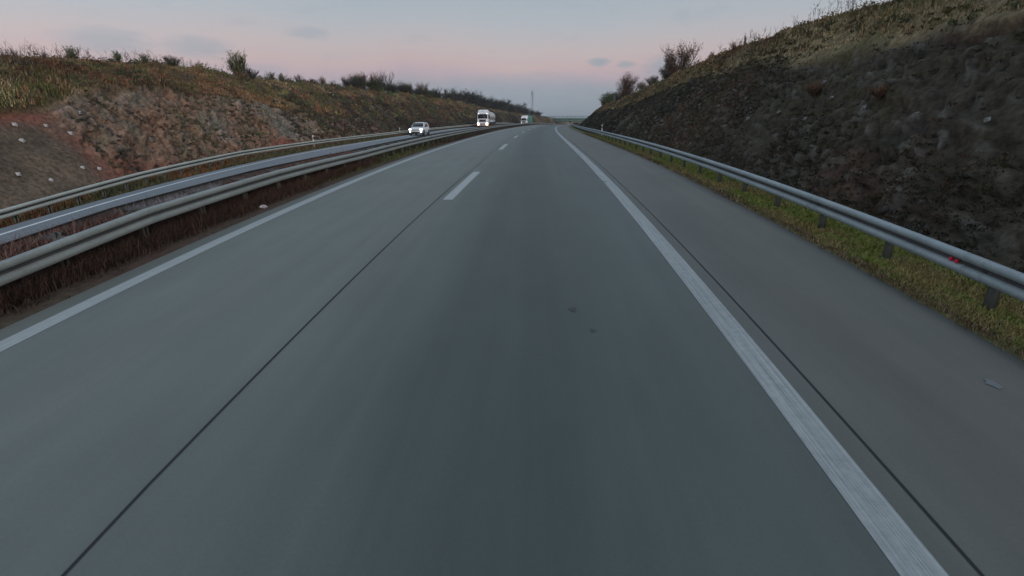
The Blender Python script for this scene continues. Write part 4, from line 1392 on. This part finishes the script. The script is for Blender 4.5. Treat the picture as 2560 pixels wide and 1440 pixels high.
# ------------------------------------------------------------------ vehicles
def loft(stations, n=20, p=3.2):
    """stations: (y, halfwidth, z0, z1) -> superellipse sections closed at both ends"""
    V = []
    for y, hw, z0, z1 in stations:
        for k in range(n):
            t = 2 * math.pi * k / n
            c_, s_ = math.cos(t), math.sin(t)
            x = hw * math.copysign(abs(c_) ** (2 / p), c_)
            z = (z0 + z1) / 2 + (z1 - z0) / 2 * math.copysign(abs(s_) ** (2 / p), s_)
            V.append((x, y, z))
    F = []
    for j in range(len(stations) - 1):
        for k in range(n):
            F.append((j * n + k, j * n + (k + 1) % n, (j + 1) * n + (k + 1) % n, (j + 1) * n + k))
    caps = [list(range(n))[::-1], [(len(stations) - 1) * n + k for k in range(n)]]
    return np.array(V), [np.array(F), np.array(caps)]


def stack(levels, n_c=5):
    """levels: (z, y0, y1, halfwidth, corner radius): rounded rectangles stacked upward"""
    V, N = [], 0
    for z, y0, y1, hw, r in levels:
        ring = []
        for cx, cy, a0 in ((hw - r, y1 - r, 0), (-hw + r, y1 - r, 90), (-hw + r, y0 + r, 180), (hw - r, y0 + r, 270)):
            for k in range(n_c):
                t = R_(a0 + 90 * k / (n_c - 1))
                ring.append((cx + r * math.cos(t), cy + r * math.sin(t), z))
        N = len(ring)
        V += ring
    F = []
    for j in range(len(levels) - 1):
        for k in range(N):
            F.append((j * N + k, j * N + (k + 1) % N, (j + 1) * N + (k + 1) % N, (j + 1) * N + k))
    caps = [list(range(N))[::-1], [(len(levels) - 1) * N + k for k in range(N)]]
    return np.array(V), [np.array(F), np.array(caps)]


def part(name, parent, VF, mat, smooth=False, bev=0.0, label=None):
    V, F = VF
    o = put(name, parent, mesh_np(name, V, F, M[mat], smooth))
    if bev:
        bevel(o, bev)
    if label:
        o['label'] = label
    return o


def quad_panel(pts, out=.0):
    """thin panel from 4 corner points, given small thickness"""
    P = np.array(pts, float)
    n = np.cross(P[1] - P[0], P[3] - P[0])
    n /= np.linalg.norm(n)
    A, B = P + n * (out + .006), P + n * (out - .02)
    V = np.concatenate([A, B])
    F = np.array([(0, 1, 2, 3), (7, 6, 5, 4), (0, 4, 5, 1), (1, 5, 6, 2), (2, 6, 7, 3), (3, 7, 4, 0)])
    return V, F


def wheel(parent, x, y, r, w):
    e = 18
    prof = [(.62 * r, -w / 2), (.92 * r, -w / 2), (r, -w / 2 * .75), (r, w / 2 * .75), (.92 * r, w / 2), (.62 * r, w / 2)]
    V, F = [], []
    for k in range(e):
        t = 2 * math.pi * k / e
        for rad_, xx in prof:
            V.append((xx, rad_ * math.cos(t), rad_ * math.sin(t)))
    m_ = len(prof)
    for k in range(e):
        for j in range(m_ - 1):
            F.append((k * m_ + j, ((k + 1) % e) * m_ + j, ((k + 1) % e) * m_ + j + 1, k * m_ + j + 1))
    ob = put('wheel', parent, mesh_np('tyre', np.array(V), np.array(F), M['tyre'], True))
    ob.location = (x, y, r)
    V, F = [], []
    for sgn in (-1, 1):
        b0 = len(V)
        V.append((sgn * w * .28, 0, 0))
        for k in range(e):
            t = 2 * math.pi * k / e
            q = .66 * r
            V.append((sgn * w * (.44 if k % 3 else .36), q * math.cos(t), q * math.sin(t)))
        for k in range(e):
            F.append((b0, b0 + 1 + k, b0 + 1 + (k + 1) % e))
    rm = put('rim', ob, mesh_np('rim', np.array(V), np.array(F), M['rim']))
    return ob


def place_vehicle(e, s, o, z):
    P = Pt(s, o, z)
    e.location = P
    ds_ = 3.0
    dz = float(zr(s + ds_) - zr(s - ds_)) / (2 * ds_)
    e.rotation_euler = (math.atan(dz), 0, -float(heading(s)))


# white car, front towards the camera (front = -y)
car = put('car', label='white hatchback car with lit headlights on the far carriageway', cat='car')
part('body', car, loft([(-2.16, .66, .36, .70), (-2.08, .80, .27, .80), (-1.85, .88, .23, .90), (-1.45, .905, .22, .97), (-.95, .915, .21, 1.02), (0, .92, .20, 1.05), (1.0, .92, .20, 1.07), (1.7, .905, .22, 1.06), (2.05, .86, .28, 1.0), (2.16, .74, .38, .9)], 24, 4.2), 'car_white', True)
part('cabin', car, stack([(.98, -1.0, 2.05, .84, .12), (1.15, -.76, 2.0, .80, .13), (1.34, -.44, 1.88, .735, .14), (1.48, -.16, 1.72, .67, .15), (1.54, .08, 1.55, .60, .16), (1.565, .35, 1.3, .45, .16)], 6), 'car_white', True)
part('windscreen', car, quad_panel([(-.74, -.93, 1.03), (.74, -.93, 1.03), (.60, -.20, 1.465), (-.60, -.20, 1.465)], .014), 'glass')
for sx_ in (-1, 1):
    a_ = [(sx_ * .822, -.52, 1.06), (sx_ * .822, .48, 1.07), (sx_ * .70, .42, 1.42), (sx_ * .715, -.12, 1.40)]
    b_ = [(sx_ * .822, .54, 1.07), (sx_ * .822, 1.55, 1.09), (sx_ * .70, 1.35, 1.42), (sx_ * .70, .48, 1.42)]
    for q in (a_, b_):
        part('side_window', car, quad_panel(q if sx_ > 0 else q[::-1], .012), 'glass')
    hl = part('headlight', car, loft([(-2.13, .09, .66, .76), (-2.06, .17, .62, .80), (-1.92, .16, .64, .82)], 14, 2.6), 'lamp', True)
    hl.location = (sx_ * .66, 0, .0)
    fl = part('fog_lamp', car, loft([(-2.17, .05, .40, .47), (-2.10, .08, .38, .49)], 12, 2.2), 'lamp', True)
    fl.location = (sx_ * .66, 0, 0)
    mr2 = part('mirror', car, stack([(1.02, -.72, -.55, .09, .03), (1.16, -.74, -.55, .11, .03), (1.19, -.70, -.58, .08, .03)], 4), 'trim', True)
    mr2.location = (sx_ * .98, 0, 0)
    for y_ in (-1.32, 1.33):
        wheel(car, sx_ * .80, y_, .33, .22)
        V, F = boxes([(sx_ * .845, y_, .40, .155, .80, .62)])
        part('wheel_arch', car, (V, F), 'trim', bev=.15)
    part('roof_bar', car, boxes([(sx_ * .60, .85, 1.56, .04, 1.3, .05)]), 'trim', bev=.01)
part('grille', car, boxes([(0, -2.15, .66, .86, .06, .11)]), 'trim', bev=.02)
part('lower_intake', car, boxes([(0, -2.13, .38, 1.15, .10, .15)]), 'trim', bev=.03)
part('bumper_lip', car, boxes([(0, -2.08, .255, 1.5, .16, .06)]), 'trim', bev=.02)
part('number_plate', car, boxes([(0, -2.185, .52, .52, .02, .11)]), 'white_plastic')
place_vehicle(car, 66.5, -15.25, float(ozz(66.5)) + .005)


def truck(name, label, cab='truck_white', deflector=True):
    t = put(name, label=label, cat='truck')
    part('cab', t, stack([(.62, 0, 2.25, 1.22, .12), (1.2, -.05, 2.25, 1.25, .14), (1.75, -.04, 2.25, 1.25, .16), (2.75, .18, 2.25, 1.22, .2), (2.95, .28, 2.25, 1.2, .22), (3.35, .42, 2.25, 1.12, .25), (3.62, .62, 2.2, 1.0, .25), (3.68, .85, 2.1, .85, .25)], 6), cab, True)
    part('bumper', t, stack([(.32, -.12, .7, 1.18, .1), (.45, -.2, .7, 1.25, .12), (.95, -.16, .7, 1.25, .12), (1.02, -.1, .7, 1.2, .1)], 5), cab, True)
    part('windscreen', t, quad_panel([(-1.06, -.03, 1.80), (1.06, -.03, 1.80), (1.04, .145, 2.62), (-1.04, .145, 2.62)], .03), 'glass')
    part('sun_visor', t, boxes([(0, .08, 2.73, 2.1, .24, .10)]), 'trim', bev=.03)
    part('grille', t, boxes([(0, -.075, 1.36, 1.55, .06, .50)]), 'trim', bev=.05)
    part('lower_grille', t, boxes([(0, -.205, .66, 1.2, .05, .22)]), 'trim', bev=.03)
    part('number_plate', t, boxes([(0, -.235, .5, .52, .015, .11)]), 'white_plastic')
    for sx_ in (-1, 1):
        h_ = part('headlight', t, loft([(-.30, .10, .60, .80), (-.20, .17, .56, .86), (-.1, .17, .56, .88)], 14, 2.6), 'lamp_warm', True)
        h_.location = (sx_ * .98, 0, .02)
        il = part('added_flare_glow', t, loft([(-.30, .10, .40, .54), (-.19, .17, .36, .56)], 12, 2.2), 'flare_amber', True)  # added glowing part below the headlight, standing in for red-orange lens flare
        il.location = (sx_ * .98, 0, 0)
        m_ = part('mirror', t, stack([(1.75, .0, .12, .11, .03), (2.6, .0, .14, .12, .03), (2.68, .02, .12, .09, .03)], 4), 'trim', True)
        m_.location = (sx_ * 1.44, 0, 0)
        a_ = [(sx_ * 1.262, .35, 1.75), (sx_ * 1.262, 1.15, 1.75), (sx_ * 1.235, 1.15, 2.55), (sx_ * 1.235, .5, 2.55)]
        part('side_window', t, quad_panel(a_ if sx_ > 0 else a_[::-1], .012), 'glass')
        mk = part('marker_lamp', t, loft([(.12, .07, 2.80, 2.88), (.2, .10, 2.78, 2.9)], 10, 2.2), 'marker', True)
        mk.location = (sx_ * .95, 0, 0)
        wheel(t, sx_ * 1.08, 1.25, .5, .32)
        wheel(t, sx_ * 1.0, 4.6, .5, .5)
        for y_ in (9.4, 10.7, 12.0):
            wheel(t, sx_ * 1.05, y_, .5, .38)
    part('chassis', t, boxes([(0, 6.8, .85, 1.0, 11.6, .25)]), 'trim')
    part('side_guard', t, boxes([(-1.2, 6.9, .75, .06, 3.2, .55), (1.2, 6.9, .75, .06, 3.2, .55)]), 'trim')
    return t


tk = truck('tanker_truck', 'white tanker truck with silver tank trailer and lit headlights')
# tank: oval barrel with rounded ends
part('tank', tk, loft([(2.75, .35, 1.7, 2.5), (2.85, .85, 1.3, 2.95), (3.1, 1.12, 1.12, 3.22), (3.5, 1.2, 1.06, 3.3), (7, 1.22, 1.0, 3.3), (12, 1.22, 1.0, 3.3), (12.6, 1.12, 1.1, 3.2), (12.9, .8, 1.35, 2.9)], 28, 2.3), 'tank', True)
for y_ in (3.9, 5.8, 7.7, 9.6, 11.5):
    part('tank_band', tk, loft([(y_ - .05, 1.245, .98, 3.325), (y_ + .05, 1.245, .98, 3.325)], 28, 2.3), 'galv')
part('catwalk', tk, boxes([(0, 7.5, 3.38, .55, 8.4, .06)]), 'trim')
for y_ in (5, 7.5, 10):
    part('hatch', tk, stack([(3.36, y_ - .3, y_ + .3, .3, .28), (3.5, y_ - .28, y_ + .28, .28, .26)], 5), 'tank', True)
part('air_intake', tk, boxes([(0, .435, 3.22, .75, .1, .16)]), 'trim', bev=.03)
part('lower_tank_skirt', tk, boxes([(-1.2, 7.3, 1.25, .05, 8, .35), (1.2, 7.3, 1.25, .05, 8, .35)]), 'truck_white')
place_vehicle(tk, 117.0, -14.2, float(ozz(117)) + .005)

tg = truck('box_truck', 'white truck with green tarpaulin trailer far up the road')
part('trailer_body', tg, boxes([(0, 7.9, 2.55, 2.5, 10.6, 2.75)]), 'green', bev=.05)
part('front_board', tg, boxes([(0, 2.565, 2.55, 2.44, .06, 2.65)]), 'truck_white')
place_vehicle(tg, 214.0, -18.6, float(ozz(212)) + .005)

# ------------------------------------------------------------------ litter under the median rail
rr_ = np.random.default_rng(9)
V, F = stack([(0, -.12, .12, .16, .05), (.06, -.15, .14, .19, .06), (.12, -.11, .13, .15, .05), (.15, -.06, .06, .08, .03)], 5)
V = V * .42 + rr_.normal(0, .011, V.shape)
lt = put('litter', data=mesh_np('litter', V, F, M['litter']), label='crumpled pale plastic litter on the median beneath the near rail', cat='litter', loc=Pt(12.6, -6.95, -.08))

# ------------------------------------------------------------------ thin evening haze
hm = bpy.data.materials.new('haze')
hm.use_nodes = True
hm.node_tree.nodes.clear()
hg = NG(hm.node_tree)
pv = hg.n('ShaderNodeVolumePrincipled', inp={'Color': (.80, .86, .92, 1), 'Density': .0003, 'Anisotropy': .1})
hg.n('ShaderNodeOutputMaterial', inp={'Volume': pv.outputs[0]})
V, F = boxes([(0, 200, 9.0, 24400, 24400, 52.0)])
put('haze', data=mesh_np('haze', V, F, hm), kind='stuff', label='thin evening haze over the motorway cutting', cat='haze')
